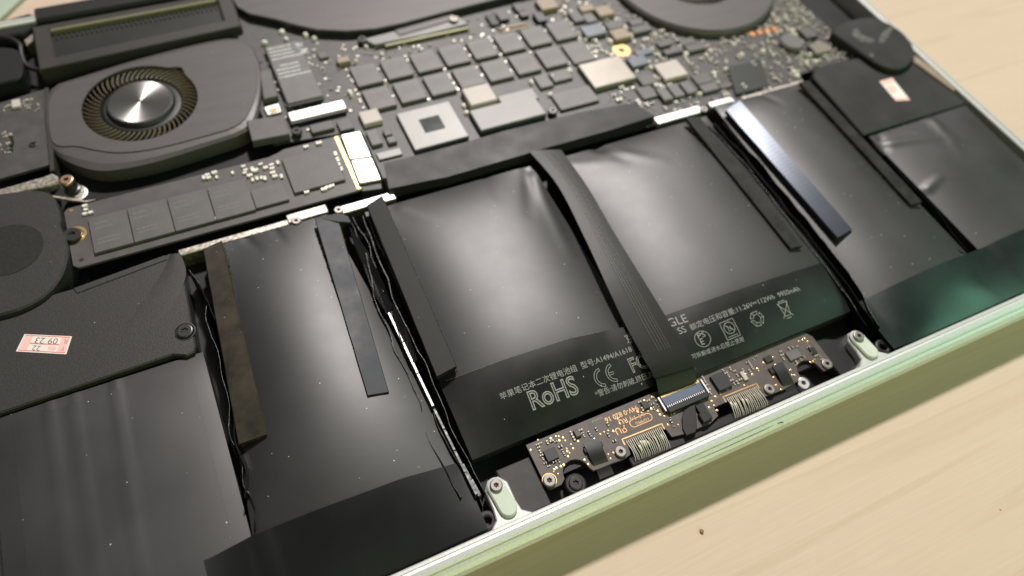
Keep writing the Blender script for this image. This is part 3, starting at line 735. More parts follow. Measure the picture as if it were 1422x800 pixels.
for u, v, m in ((800, 670, 'steel_dark'), (1120, 536, 'bright')):
    x, y = P(u, v, -4.2); y = max(y, 6.6)
    mb = MB(); mb.lathe(x, y, [(2.9, -8), (2.9, -5.2), (2.5, -4.9), (2.2, -4.9)], 24); obj('screw_boss', mb, M['blackplastic'], tp)
    screw(tp, x, y, -5.2, 1.9, m, 0.8)
# chips
def tpchip(tl, br, h, m, name='chip', c=.12): return chip(name, rect(tl, br, TZ+h), TZ, TZ+h, m, tp, c)
q1 = tpchip((754, 627), (777, 635), .9, 'chip_dark', 'processor_chip')
tpchip((986, 523), (1018, 535), 1.0, 'chip_dark', 'controller_chip'); tpchip((1090, 490), (1115, 494), .6, 'chip_grey', 'sensor_chip')
tpchip((1027, 517), (1040, 526), .7, 'pinkwhite', 'crystal'); tpchip((796, 598), (808, 604), .8, 'chip', 'regulator_chip'); tpchip((890, 560), (903, 565), .7, 'chip_dark', 'diode')
tpchip((1060, 497), (1075, 500), .5, 'chip_dark', 'diode'); tpchip((1123, 484), (1136, 489), .5, 'chip_dark', 'diode')
# connector
r = rect((916, 549), (980, 551), TZ+1); A = P(916, 549, TZ+1); B = P(971, 530, TZ+1); C = P(981, 551, TZ+.8)
x0, x1 = A[0], B[0]; y1 = (A[1]+B[1])/2; y0 = y1-5.0
cn = obj('connector', MB().box(x0-.6, x1+.6, y0, y1, TZ, TZ+.7, .1), M['blackplastic'], tp)
obj('film_window', MB().box(x0, x1, y0+2.0, y1-.3, TZ+.7, TZ+.95, .05), M['lightfilm'], cn)
obj('gold_strip', MB().box(x0, x1, y1-.5, y1+.35, TZ+.6, TZ+1.02, .05), M['gold'], cn)
obj('latch', MB().box(x0-.2, x1+.2, y0-.3, y0+1.2, TZ, TZ+1.25, .15), M['blackplastic'], cn)
pin = None
for i in range(20):
    xx = x0+.4+(x1-x0-.8)*i/19
    if pin is None: pin = obj('pin', MB().box(xx-.16, xx+.16, y0+1.25, y0+1.9, TZ+.7, TZ+1.05, .04), M['bright'], cn)
    else: dup(pin, (xx, y0+1.575, TZ+.7), cn)
for xx in (x0-.75, x1+.75): obj('metal_clip', MB().box(xx-.25, xx+.25, y0+.6, y1, TZ, TZ+1.1, .05), M['bright'], cn)
# tiny parts on the board: capacitors with bright ends, gold pads
def cap_mesh(L=1.0, W=.5, H=.45):
    mb = MB(); mb.box(-L*.28, L*.28, -W/2, W/2, 0, H*.94, .03); mb.cm = 1
    mb.box(-L/2, -L*.28, -W/2, W/2, 0, H, .04); mb.box(L*.28, L/2, -W/2, W/2, 0, H, .04)
    return mb
def cap_proto(parent, m='capbody', dims=(1.0, .5, .45)):
    return obj('capacitor', cap_mesh(*dims), [M[m], M['solder']], parent, origin=(0, 0, 0))
rnd = random.Random(3)
capA = cap_proto(tp, dims=(.8, .42, .35)); firstA = True
capB = cap_proto(tp, 'chip_dark', (.8, .42, .35)); firstB = True
used = False
spots = [(746, 617, 1), (748, 621, 1), (750, 627, 1), (752, 632, 1), (754, 637, 1), (757, 643, 0), (778, 620, 0), (781, 626, 0), (784, 631, 0), (772, 613, 0), (766, 612, 1), (760, 614, 1), (751, 615, 1), (762, 647, 1), (770, 641, 0), (776, 640, 0),
         (793, 601, 1), (795, 605, 1), (797, 609, 1), (806, 597, 1), (809, 601, 1), (811, 605, 1), (818, 601, 0), (820, 604, 0), (828, 596, 0), (844, 589, 0), (845, 604, 0), (853, 612, 0), (888, 558, 1), (892, 568, 1), (900, 556, 1), (906, 561, 0), (908, 567, 0), (912, 556, 1), (914, 563, 0), (906, 552, 1), (930, 580, 0), (932, 585, 0), (936, 592, 0), (934, 575, 0),
         (976, 524, 1), (979, 529, 1), (982, 534, 1), (975, 532, 1), (984, 541, 1), (987, 546, 1), (1004, 514, 1), (1008, 518, 1), (1012, 522, 1), (1016, 528, 1), (1020, 533, 1), (1014, 512, 1), (1020, 515, 1), (1024, 521, 1), (1028, 527, 1), (1024, 531, 1), (1032, 514, 1), (1038, 503, 0), (1046, 499, 0), (1050, 495, 0), (1042, 506, 1), (1045, 511, 1), (1041, 515, 1), (1084, 488, 1), (1086, 493, 1), (1088, 498, 1), (1096, 484, 1), (1101, 482, 1), (1107, 481, 1), (1106, 503, 1), (1112, 499, 1), (1117, 495, 1), (1122, 482, 0), (1128, 490, 1), (1133, 494, 1), (1138, 494, 0), (1141, 499, 1), (1131, 499, 1), (1068, 499, 0), (1105, 507, 0)]
for u, v, k in spots:
    x, y = P(u, v, TZ+.3); rz = rnd.choice((0, pi/2))
    if y < 7.5: continue
    s_ = capA if k else capB
    if k and firstA: place(capA, (x, y, TZ), tp); capA.rotation_euler.z = rz; firstA = False
    elif not k and firstB: place(capB, (x, y, TZ), tp); capB.rotation_euler.z = rz; firstB = False
    else: dup(s_, (x, y, TZ), tp, rz, (rnd.uniform(.8, 1.35),)*3)
mb = MB(); mb.lathe(0, 0, [(.30, 0), (.30, .03), (.22, .05)], 10)
pad = None
pads = [(737, 625), (747, 611), (776, 606), (782, 608), (765, 609), (772, 606), (787, 623), (793, 617), (796, 623), (791, 629), (789, 634), (788, 627), (775, 658), (785, 612), (777, 612), (812, 639), (817, 645), (834, 603), (839, 600), (845, 598), (852, 599), (845, 631), (848, 637), (852, 629), (861, 588), (858, 582), (886, 572), (891, 573), (900, 571), (905, 568), (914, 571), (917, 576), (923, 578), (931, 574), (937, 574), (942, 590), (928, 590), (924, 572), (906, 551), (895, 556), (918, 566), (963, 541), (957, 556), (984, 552), (989, 557), (992, 563), (985, 566), (978, 545), (996, 570), (994, 551), (1000, 547), (1010, 541), (1045, 520), (1052, 512), (1054, 515), (1061, 504), (1073, 519), (1075, 524), (1078, 535), (1085, 541), (1115, 472), (1118, 470), (1122, 474), (1110, 474), (1100, 521), (1104, 521), (1130, 502), (1126, 503), (1098, 514), (1034, 535), (1036, 519), (1077, 507), (1074, 496), (770, 652), (773, 650), (779, 648), (783, 646), (769, 655), (803, 613), (826, 610)]
for u, v in pads:
    x, y = P(u, v, TZ); sc = rnd.uniform(.7, 1.25)
    if pad is None: pad = obj('gold_pad', mb, M['gold'], tp, origin=(0, 0, 0)); place(pad, (x, y, TZ), tp)
    else: dup(pad, (x, y, TZ), tp, 0, (sc, sc, 1))
# gold lettering, read from the far side
def TG(txt, a, b, z=TZ, hs=1.0, m='gold_ink', out=0): return text_between('board_print', txt, P(*a, z), P(*b, z), flat(z), m, tp, out, hs, lift=.03)
TG('94V-0 820 16', (884, 563), (839, 581), hs=1.1)
TG('(-1 1-)', (893, 573), (874, 580)); TG('RU', (869, 580), (858, 584)); TG('ЯU', (867, 590), (853, 596), hs=1.1)
a, b = P(901, 578, TZ), P(880, 586, TZ); TG('COMPEQ', (900, 580), (882, 587))
cx_, cy_ = (P(890, 583.5, TZ)); ov = rrect(cx_-3.4, cx_+3.4, cy_-1.1, cy_+1.1, 1.05, 6); line_print('board_print', [ov+[ov[0]]], .2, flat(TZ), 'gold_ink', tp, .03)
# barcode-like comb mark at the board edge
line_print('board_print', [[P(822+i*2.2, 584-i*.9, TZ), P(823+i*2.2, 587-i*.9, TZ)] for i in range(7)], .18, flat(TZ), 'ink', tp, .03)
# flex tapes that fold over the front edge
def flex(pts_l, pts_r, zs, m='blackplastic'):
    Lq = catm([(*P(u, v, z), z) for (u, v), z in zip(pts_l, zs)], 16); Rq = catm([(*P(u, v, z), z) for (u, v), z in zip(pts_r, zs)], 16)
    return sheet('flex_tape', [[tuple(a.lerp(b, s/4)) for s in range(5)] for a, b in zip(Lq, Rq)], m, tp, .25)
M['flex'] = mat('black_flex', (0.016, 0.016, 0.015), 0.42, spec=0.4)
flex([(810, 616), (817, 630), (823, 643), (829, 655), (833, 666)], [(830, 607), (838, 624), (843, 636), (849, 649), (853, 658)], (-2.0, -1.9, -2.5, -4.0, -5.0), 'flex')
chip('flex_connector', rect((810, 623), (838, 618), TZ+.8), TZ, TZ+.85, 'steel_dark', tp)
flex([(1072, 508), (1080, 520), (1086, 532), (1092, 545), (1096, 552)], [(1087, 502), (1094, 515), (1101, 528), (1107, 540), (1111, 547)], (-2.0, -1.9, -2.5, -4.0, -5.0), 'flex')
chip('flex_connector', rect((1067, 512), (1078, 517), TZ+.6), TZ, TZ+.65, 'steel_dark', tp)
mb = MB(); mb.prism(PP([(947, 580), (950, 570), (958, 564), (966, 561), (968, 592), (966, 600), (953, 605), (948, 595)], TZ+.6), TZ, TZ+.6, c=.15); obj('flex_tape', mb, M['flex'], tp)
mb = MB(); mb.box(*rect((965, 563), (990, 580), TZ+1.0), TZ, TZ+1.0, .15); mb.box(*rect((970, 575), (986, 583), TZ+1.3), TZ, TZ+1.3, .15); obj('flex_connector', mb, M['blackplastic'], tp)
# wire bundles
def bundle(a, b, c, d, n, seed):
    rn = random.Random(seed)
    f0, f1 = Vector(P(*a, TZ)), Vector(P(*b, TZ)); g0, g1 = Vector(P(*c, TZ-1)), Vector(P(*d, TZ-1))
    dn = (f1-f0).normalized(); pr = Vector((-dn.y, dn.x))
    ring = [f0-dn*.8-pr*1.0, f0-dn*.8+pr*.7, f1+dn*.8+pr*.7, f1+dn*.8-pr*1.0]
    line_print('solder_rim', [[tuple(ring[0]), tuple(ring[1]), tuple(ring[2]), tuple(ring[3])]], .35, flat(TZ), 'gold', tp, .05)
    for i in range(n):
        t = i/(n-1); p = f0.lerp(f1, t); q = g0.lerp(g1, t + rn.uniform(-.012, .012))
        j1 = dn*rn.uniform(-.18, .18); k = rn.uniform(.35, .6); m1 = p.lerp(q, k*.6)+j1*.3; m2 = p.lerp(q, k)+j1
        knot = rn.random() < .25
        pts = [(p.x, p.y, TZ+.12), (m1.x, m1.y, TZ+.25), (m2.x, m2.y, TZ+.45), (q.x, q.y+.4, TZ-.2), (q.x, q.y-.3, TZ-1.6), (q.x, q.y-.5, TZ-3)]
        obj('wire', MB().tube([tuple(v) for v in catm(pts, 12)], [.13+(.17 if knot and s in (4, 5) else 0) for s in range(13)], 5), M['wire'], tp, smooth=True)
bundle((869, 612), (917, 593), (883, 640), (930, 622), 20, 1)
bundle((1009, 553), (1049, 537), (1020, 581), (1065, 563), 18, 2)

# ------------------------------------------------------------------ solid state drive
SZ = -1.5
ssd = thing('solid_state_drive', 'long narrow drive board with five thin memory chips beside the left fan', 'drive', (-98, 131, SZ-1))
sp = PP([(91, 300), (96, 292), (131, 281), (232, 254), (318, 227), (330, 222), (352, 214), (420, 196), (466, 186)], SZ)
xr = -51.5
poly = [(-144.9, 120.2), (-143.6, 119.0), (xr-5, 119.0), (xr-5, 144.5)] + [(-62, 144.6), (-77.5, 144.6), (-80.0, 143.6), (-83, 142.8), (-143.8, 142.6), (-144.9, 141.4)]
obj('board', MB().prism(poly, SZ-.8, SZ), M['pcb_ssd'], ssd)
def schip(tl, br, h, m='chip', name='memory_chip'): return chip(name, rect(tl, br, SZ+h), SZ, SZ+h, m, ssd, .1)
cy0, cy1 = 121.8, 135.6
xs = [P(125, 323, SZ+.9)[0], P(180, 308, SZ+.9)[0], P(236, 293, SZ+.9)[0], P(292, 278, SZ+.9)[0], P(347.5, 266, SZ+.9)[0], P(397, 265, SZ+.9)[0]]
for i in range(4): chip('memory_chip', (xs[i]+.12, xs[i+1]-.12, cy0, cy1), SZ, SZ+.95, 'chip', ssd, .08)
chip('memory_chip', (xs[4]+.1, xs[5], cy0+.4, cy0+8.2), SZ, SZ+.95, 'chip', ssd, .08)
schip((391, 221), (479.5, 249), 1.0, 'chip', 'controller_chip')
x, y = P(99.4, 325, SZ+1.2); mb = MB(); mb.lathe(x, y, [(2.6, SZ), (2.6, SZ+1.0), (2.3, SZ+1.3), (1.0, SZ+1.3), (.7, SZ+.6)], 28); obj('screw', mb, M['steel_dark'], ssd, smooth=False)
xg, yg = P(104, 326, SZ); obj('gold_ring', MB().prism(circ(xg+.2, yg, 3.1, 28), SZ, SZ+.05, [circ(xg+.2, yg, 2.2, 28)]), M['gold'], ssd)
obj('hole_mark', MB().prism(circ(*P(113, 361, SZ), .7, 16), SZ-.01, SZ+.02), M['fan_dark'], ssd)
obj('gold_pad', MB().prism(circ(*P(99, 292, SZ), .5, 12), SZ, SZ+.04), M['gold'], ssd)
sc = cap_proto(ssd, 'paper', (1.5, .95, .8)); first = True
for u, v, rz in ((118, 286, 0), (119, 291, 0), (126, 295, 0), (118, 297, 0), (283, 247, 1), (288, 243, 0), (290, 247, 0), (298, 240, 0), (301, 246, 1), (323, 240, 1), (338, 231, 0), (341, 236, 0), (340, 240, 0), (351, 236, 1), (355, 237, 0), (362, 228, 0), (369, 233, 0), (377, 229, 0), (378, 234, 0), (386, 226, 1), (379, 240, 0), (382, 245, 0), (391, 245, 1), (351, 250, 1), (357, 248, 1), (363, 247, 1), (368, 248, 1), (347, 244, 0), (344, 286, 0), (336, 294, 0), (300, 303, 0), (304, 301, 0), (311, 299, 0), (338, 292, 0), (345, 291, 0), (248, 318, 0), (256, 315, 0), (202, 331, 0), (208, 329, 0), (140, 349, 0), (146, 347, 0), (426, 267, 0), (450, 263, 0), (456, 260, 0), (461, 258, 0), (466, 214, 1), (469, 222, 1), (471, 228, 1), (474, 235, 1), (425, 204, 0), (443, 199, 0)):
    x, y = P(u, v, SZ+.4); y = min(max(y, 119.8), 144)
    if y < 121.8: y = 120.6
    if first: place(sc, (x, y, SZ), ssd); sc.rotation_euler.z = rz*pi/2; first = False
    else: dup(sc, (x, y, SZ), ssd, rz*pi/2, (rnd.uniform(.8, 1.2),)*3)
gx0 = P(484, 228, SZ)[0]; obj('gold_fingers', MB().box(gx0-.7, gx0+.5, 119.4, 144.2, SZ, SZ+.25), M['gold'], ssd)
for i in range(4):
    segs = []
    for k, fy in enumerate((.80, .66, .34, .24)):
        x = xs[i]+1.5; y = cy0+(cy1-cy0)*fy
        while x < xs[i]+(5.5 if k < 2 else 7.5):
            w = random.uniform(.4, 1.3); segs.append([(x, y), (x+w, y)]); x += w+random.uniform(.15, .4)
    line_print('etched_line', segs, .45, lambda x, y: SZ+.95, 'etch', ssd, .015)
# ------------------------------------------------------------------ logic board
BZ = -3.5
lb = thing('logic_board', 'brown black main circuit board crowded with chips beyond the battery cells', 'circuit board', (20, 160, BZ-1))
poly = [(-51, 114.5), (118, 112.5), (121, 118), (150, 118.5), (152, 138), (150, 170), (140, 205), (60, 214), (-40, 216), (-80, 222), (-80, 150), (-55, 147), (-50.5, 144)]
obj('board', MB().prism(poly, BZ-1.0, BZ), M['pcb'], lb)
USED = []
def lchip(name, tl, br, h, m, c=.12, wh=None, rot=0):
    r = rect(tl, br, BZ+h)
    USED.append(r); return chip(name, r, BZ, BZ+h, m, lb, c, rot)
def lquad(name, pts, h, m, c=.15, z0=None):
    q = PP(pts, BZ+h); x0 = (q[0][0]+q[3][0])/2; x1 = (q[1][0]+q[2][0])/2; y1 = (q[0][1]+q[1][1])/2; y0 = (q[2][1]+q[3][1])/2
    USED.append((x0, x1, y0, y1)); return chip(name, (x0, x1, y0, y1), BZ if z0 is None else z0, BZ+h, m, lb, c)
# sixteen memory chips in two rows, shared mesh
ram = None
for row, yc in enumerate((171.6, 158.4)):
    for i in range(8):
        xc = -40.2+11.55*i + (.3 if row else 0); hw, hh = 4.75, 5.4
        USED.append((xc-hw, xc+hw, yc-hh, yc+hh))
        if row == 1 and i >= 7: continue
        if ram is None: ram = chip('memory_chip', (xc-hw, xc+hw, yc-hh, yc+hh), BZ, BZ+1.5, 'chip_grey', lb, .1)
        else: dup(ram, (xc, yc, BZ), lb)
for row, yc in enumerate((171.6, 158.4)):
    for i in range(8 - row):
        xc = -40.2+11.55*i + (.3 if row else 0); segs = []
        for fy in (2.2, .6, -1.0):
            x = xc-2.8
            while x < xc+2.4:
                w = random.uniform(.4, 1.2); segs.append([(x, yc+fy), (x+w, yc+fy)]); x += w+.3
        line_print('etched_line', segs, .5, lambda x, y: BZ+1.5, 'etch', lb, .015)
lquad('memory_chip', [(777, 63), (810, 56), (828, 82), (800, 88)], 1.15, 'chip_grey')
# processor with its die window
r = lquad('processor', [(550, 157), (627, 140), (648, 190), (576, 208.5)], 1.6, 'pkg', .25)
q = PP([(582, 166), (609, 160), (619, 178), (590, 184.5)], BZ+1.6)
obj('die', MB().box((q[0][0]+q[3][0])/2, (q[1][0]+q[2][0])/2, (q[2][1]+q[3][1])/2, (q[0][1]+q[1][1])/2, BZ+1.55, BZ+1.75, .05), M['die'], r)
# shield and pads
s_ = lquad('shield_cover', [(650, 152), (745, 131), (757, 160), (667, 180)], 2.2, 'shield', .35)
q = PP([(690, 133), (739, 121)], BZ+2.2)
obj('shield_step', MB().box(q[0][0], q[1][0], q[0][1]-6, q[0][1], BZ, BZ+1.9, .3), M['shield'], lb)
lquad('thermal_pad', [(642, 122), (679, 115), (690, 138), (652, 147)], 2.8, 'pinkwhite', .3)
g_ = lquad('graphics_processor', [(800, 88), (864, 77), (881, 108), (827, 123)], 2.2, 'beige', .35)
lquad('flash_chip', [(765, 131), (818, 118), (832, 139), (779, 153)], 1.2, 'chip_grey')
lquad('inductor', [(763, 101), (789, 95), (794, 108), (769, 114)], 1.3, 'chip_grey'); lquad('inductor', [(742, 106), (760, 101), (767, 118), (750, 123)], 1.3, 'chip_grey')
lquad('inductor', [(498, 155), (524, 150), (531, 167), (504, 173)], 1.9, 'pinkwhite', .25)
for pts, m in (([(509, 183), (523, 179), (531, 199), (516, 202)], 'chip_grey'), ([(536, 191), (548, 188), (551, 196), (540, 199)], 'chip_grey'), ([(532, 180), (541, 178), (545, 186), (534, 189)], 'chip'),
               ([(429, 174), (460, 166), (464, 177), (434, 185)], 'chip'), ([(467, 169), (485, 164), (493, 177), (473, 182)], 'chip')):
    lquad('inductor', pts, 1.4, m)
for pts, m, h in (([(802, 8), (822, 4), (825, 12), (809, 17)], 'tan', 2.0), ([(825, 12), (844, 5), (853, 18), (834, 23)], 'tan', 2.0), ([(846, 41), (870, 38), (875, 50), (854, 56)], 'tan', 2.2),
                  ([(790, 17), (802, 12), (811, 27), (798, 32)], 'chip', 1.5), ([(808, 20), (822, 17), (829, 28), (816, 32)], 'chip_grey', 1.2), ([(805, 37), (835, 31), (841, 46), (815, 51)], 'bluegrey', 2.0),
                  ([(840, 33), (860, 24), (866, 36), (846, 42)], 'chip', 1.2), ([(874, 38), (901, 32), (905, 40), (882, 47)], 'chip', 1.8), ([(872, 28), (889, 23), (895, 31), (878, 37)], 'chip', 1.4),
                  ([(869, 81), (895, 76), (902, 87), (880, 93)], 'bluegrey', 1.8), ([(880, 70), (903, 66), (906, 73), (885, 78)], 'bluegrey', 1.0), ([(920, 70), (946, 62), (949, 69), (926, 77)], 'chip', 1.6), ([(950, 64), (974, 57), (981, 65), (958, 73)], 'chip', 1.6),
                  ([(940, 56), (962, 50), (967, 59), (948, 63)], 'chip', 1.3), ([(912, 60), (931, 53), (935, 60), (917, 66)], 'chip', 1.3), ([(909, 91), (937, 81), (956, 101), (924, 112)], 'pinkwhite', 2.0), ([(886, 108), (902, 101), (913, 113), (893, 120)], 'chip', 1.5),
                  ([(882, 122), (907, 117), (910, 134), (894, 138)], 'chip', 1.0), ([(911, 124), (923, 119), (935, 136), (923, 140)], 'chip_grey', 1.8), ([(925, 119), (938, 114.5), (952, 131), (939, 135)], 'chip_grey', 1.8), ([(943, 116), (955, 111), (967, 127), (956, 130)], 'chip_grey', 1.8),
                  ([(961, 106), (979, 99), (993, 112), (968, 118)], 'chip', 1.0), ([(971, 119), (992, 112), (999, 122), (978, 129)], 'chip_grey', 1.5), ([(997, 117), (1012, 113), (1016, 119), (1002, 124)], 'chip', 1.0),
                  ([(1110, 42), (1125, 34), (1134, 49), (1121, 53)], 'chip', 1.8), ([(1123, 62), (1142, 56), (1152, 69), (1134, 75)], 'beige', 2.0), ([(1162, 91), (1179, 84), (1186, 93), (1171, 98)], 'bluegrey', 1.0),
                  ([(467, 82), (483, 76), (486, 84), (470, 88)], 'tan', 2.0), ([(440, 73), (452, 71), (457, 78), (444, 82)], 'chip', 1.0),
                  ([(712, 6), (722, 2), (730, 12), (718, 17)], 'chip_dark', 1.8), ([(742, 18), (754, 15), (758, 28), (746, 31)], 'chip_dark', 2.2), ([(690, 18), (702, 15), (706, 26), (694, 29)], 'chip_dark', 1.6), ([(744, 0), (770, -6), (773, 10), (752, 14)], 'tan', 2.2),
                  ([(720, 16), (730, 13), (734, 21), (724, 24)], 'chip_dark', 1.6), ([(677, 20), (687, 18), (692, 33), (680, 36)], 'tape_green', 1.4)):
    lquad({'tan': 'inductor', 'bluegrey': 'power_chip', 'pinkwhite': 'inductor', 'beige': 'inductor'}.get(m, 'power_chip'), pts, h, m)
b_ = [P(u, v, BZ+.8) for u, v in ((693, 40), (733, 31))]
for dy in (0, -2.2): obj('socket_rail', MB().box(b_[0][0], b_[1][0], b_[0][1]+dy-.6, b_[0][1]+dy+.6, BZ, BZ+.8, .1), M['tan'], lb)
# round inductor, screw hole ring, copper pads
x, y = P(1100, 57, BZ+2); mb = MB(); mb.lathe(x, y, [(5.0, BZ), (5.0, BZ+1.6), (4.4, BZ+2.2)], 28); obj('round_inductor', mb, M['chip_grey'], lb); USED.append((x-5, x+5, y-5, y+5))
x, y = P(863, 70, BZ); obj('gold_ring', MB().prism(circ(x, y, 3.6, 28), BZ, BZ+.12, [circ(x, y, 1.5, 20)]), M['gold_ink'], lb); USED.append((x-4, x+4, y-4, y+4))
for i in range(4):
    A = P(1041+i*10.3, 47-i*2.4, BZ+.5); obj('copper_pad', MB().box(A[0], A[0]+2.4, A[1]-1.6, A[1]+1.0, BZ, BZ+.5, .1), M['copper'], lb); USED.append((A[0], A[0]+2.6, A[1]-2, A[1]+1))
for u, v in ((767.5, 153), (411.7, 181)):
    x, y = P(u, v, BZ+2); screw(lb, x, y, BZ+1.0, 1.8, 'steel_dark', 1.0); USED.append((x-2, x+2, y-2, y+2))
# dark plastic connector cover and neighbours next to the fan
def lq(name, pts, z0, z1, m, c=.2): return obj(name, MB().prism(PP(pts, z1), z0, z1, c=c), M[m], lb)
lq('connector_cover', [(342, 167), (395, 159), (402, 186), (350, 196)], BZ, -0.6, 'chip', .25)
lq('connector_cover', [(360, 99), (376, 95), (386, 133), (366, 138)], BZ, -1.2, 'chip', .25)
k = lq('antenna_socket', [(366, 149), (387, 143), (391, 155), (372, 160)], BZ, -2.6, 'bright', .2); lq('socket_contacts', [(373, 152), (384, 149), (385, 154), (376, 157)], -2.6, -2.4, 'copper', .05)
# bright drive socket, two sections
for pts in ([(473, 187), (500, 181.5), (516, 217), (486, 221)], [(487, 222.5), (516.5, 218.5), (529.5, 249), (499, 254.5)]):
    lq('drive_socket', pts, BZ, 0.0, 'bright', .3)
lq('socket_shade', [(500, 255), (529, 250), (531, 262), (503, 266)], BZ-2, -1.2, 'blackplastic', .2)
for u, v in ((471, 197), (486, 228)): pass
lq('socket_pad', [(522, 213), (555, 205), (559, 214), (527, 222)], BZ, BZ+.8, 'pkg', .15)
obj('socket_frame', MB().box(*rect((398, 158), (481, 154), -1.8), -3.4, -2.0, .1), M['blackplastic'], lb)
a, b = P(402, 163, -1.6), P(479, 145, -1.6); obj('card_socket', MB().box(a[0], b[0], a[1]-2.2, a[1]+2.4, BZ, -1.5, .25), M['bright'], lb)
lq('black_tape_patch', [(1010, 93), (1057, 82), (1069, 119), (1022, 131)], BZ, BZ+1.1, 'tape_green', .1)
lq('board_bracket', [(985, 146), (1014, 134), (1022, 141), (992, 153)], BZ-1, BZ+1.0, 'bright', .2)
# plates by the heat sink
lq('heat_plate', [(505, 54), (560, 40), (635, 22), (650, 33), (590, 48), (520, 62)], BZ, -1.6, 'shield', .2)
lq('heat_plate', [(548, 42), (628, 20), (634, 26), (555, 49)], -1.6, -1.2, 'fan', .1)
A, B = P(535, 64, -2), P(650, 37, -2); obj('green_edge', MB().box(A[0], B[0], (A[1]+B[1])/2-.5, (A[1]+B[1])/2+.5, BZ, -2, .1), M['olive_trim'], lb)
x, y = P(630, 28, -1.2); obj('screw', screw_mb(x, y, -1.2, 1.7, .8), [M['steel'], M['blackplastic']], lb)
x, y = P(503, 54, -1.6); obj('screw', screw_mb(x, y, -2.4, 1.9, .9), [M['steel_dark'], M['blackplastic']], lb)
# rows of tiny capacitors between the memory chips, then scattered ones
proto = [cap_proto(lb, m, d) for m, d in (('capbody', (1.4, .8, .7)), ('tan', (1.9, 1.2, 1.0)), ('chip_dark', (1.2, .7, .6)))]
fresh = [True]*3; count = 0
small = MB()
def put(k, x, y, rz, sc=1.0):
    global count
    if fresh[k]: place(proto[k], (x, y, BZ), lb); proto[k].rotation_euler.z = rz; fresh[k] = False
    else: dup(proto[k], (x, y, BZ), lb, rz, (sc, sc, sc))
    count += 1
rnd = random.Random(11)
for i in range(9):
    xg = -40.2-5.85+11.55*i
    for j in range(22):
        y = 153+25*j/21+rnd.uniform(-.3, .3); x = xg+rnd.uniform(-.35, .35)
        if rnd.random() < .55: small.cm = 1 if rnd.random() < .5 else 0; small.box(x-.38, x+.38, y-.3, y+.3, BZ, BZ+.4, .05)
def free(x, y, m=.5): return not any(a-m < x < b+m and c-m < y < d+m for a, b, c, d in USED)
FAN_R = (110.0, 183.0, 36.5)
zones = [((40, 120), (114, 176), 260, .9), ((120, 150), (119, 168), 190, 1.0), ((-77, -49), (150, 196), 90, .8), ((-50, 30), (178.5, 192), 80, .7), ((40, 75), (176, 205), 90, 1.0)]
for (xa, xb), (ya, yb), n, big in zones:
    tries = 0; k_ = 0
    while k_ < n and tries < n*30:
        tries += 1; x = rnd.uniform(xa, xb); y = rnd.uniform(ya, yb)
        if not free(x, y, .6) or hypot(x-FAN_R[0], y-FAN_R[1]) < FAN_R[2]+.5: continue
        k_ += 1; rz = rnd.choice((0, pi/2)); t = rnd.random()
        if count < 285 and t < .62:
            kk = 1 if t < .14*big else (0 if t < .48 else 2); put(kk, x, y, rz, rnd.uniform(.75, 1.25)); USED.append((x-.9, x+.9, y-.9, y+.9))
        else:
            small.cm = rnd.choice((0, 1, 1, 2)); w = rnd.uniform(.25, .6); h = rnd.uniform(.25, .45); small.box(x-w, x+w, y-h, y+h, BZ, BZ+rnd.uniform(.3, .7), .06)
for k in range(3):
    if fresh[k]: bpy.data.objects.remove(proto[k])
o = obj('tiny_components', small, [M['capbody'], M['solder'], M['tan']], lb); o['kind'] = 'stuff'
# posts added for solder glints, their near-white colour carrying the brightness
post = None
for u, v in ((804, 45), (813, 54), (868, 36), (877, 47), (848, 56), (910, 47), (905, 67), (944, 63), (953, 73), (901, 85), (904, 92), (910, 106), (784, 18), (767, 105), (791, 96), (911, 117), (972, 129), (367, 58), (397, 53), (424, 47), (436, 52), (391, 42), (1125, 75), (1101, 42), (1104, 48), (1103, 99), (1108, 104), (1120, 88), (1133, 84), (1133, 106), (1008, 95), (992, 100), (987, 69), (981, 75), (508, 63), (530, 74), (494, 83), (780, 101), (485, 126), (487, 130), (648, 155), (644, 145), (1030, 75), (1020, 60), (1060, 70), (738, 113), (756, 7), (764, 130)):
    x, y = P(u, v, BZ+1.2); mb = MB()
    if hypot(x-FAN_R[0], y-FAN_R[1]) < FAN_R[2]+.5: continue
    if post is None:
        mb.lathe(0, 0, [(.8, 0), (.8, .8), (.6, 1.25), (.25, 1.5)], 12); post = obj('glint_post', mb, M['post'], lb, origin=(0, 0, 0), smooth=True); place(post, (x, y, BZ), lb)
    else: dup(post, (x, y, BZ), lb, 0, (rnd.uniform(.8, 1.45), rnd.uniform(.9, 1.5), rnd.uniform(.8, 1.2)))

# ------------------------------------------------------------------ wireless card
wc = thing('wireless_card', 'small dark card with a printed grey label in a bright socket near the left fan', 'wireless card', (*P(410, 100, -2), -2.2))
A, B = P(366, 66, -1.4), P(451, 136, -1.4); WX0, WX1, WY1, WY0 = A[0], B[0], A[1], B[1]
obj('board', MB().box(WX0, WX1, WY0, WY1, -2.2, -1.5, .05), M['pcb'], wc)
obj('metal_cover', MB().box(WX0+.3, WX1-.3, WY0+.8, WY1-.4, -1.5, -0.9, .15), M['chip_grey'], wc)
zz = flat(-.9)
for i in range(9):
    y = WY1-2.2-i*2.05; a = WX0+1.2+(1.5 if i in (4, 5) else 0); b = WX0+(9.5 if i not in (3, 8) else 13)
    if i == 4: continue
    segs = []; x = a
    while x < b-.4:
        w = random.uniform(.3, 1.5); segs.append([(x, y), (min(x+w, b), y)]); x += w+random.uniform(.12, .35)
    line_print('printed_line', segs, .62, zz, 'ink_light', wc, .03)
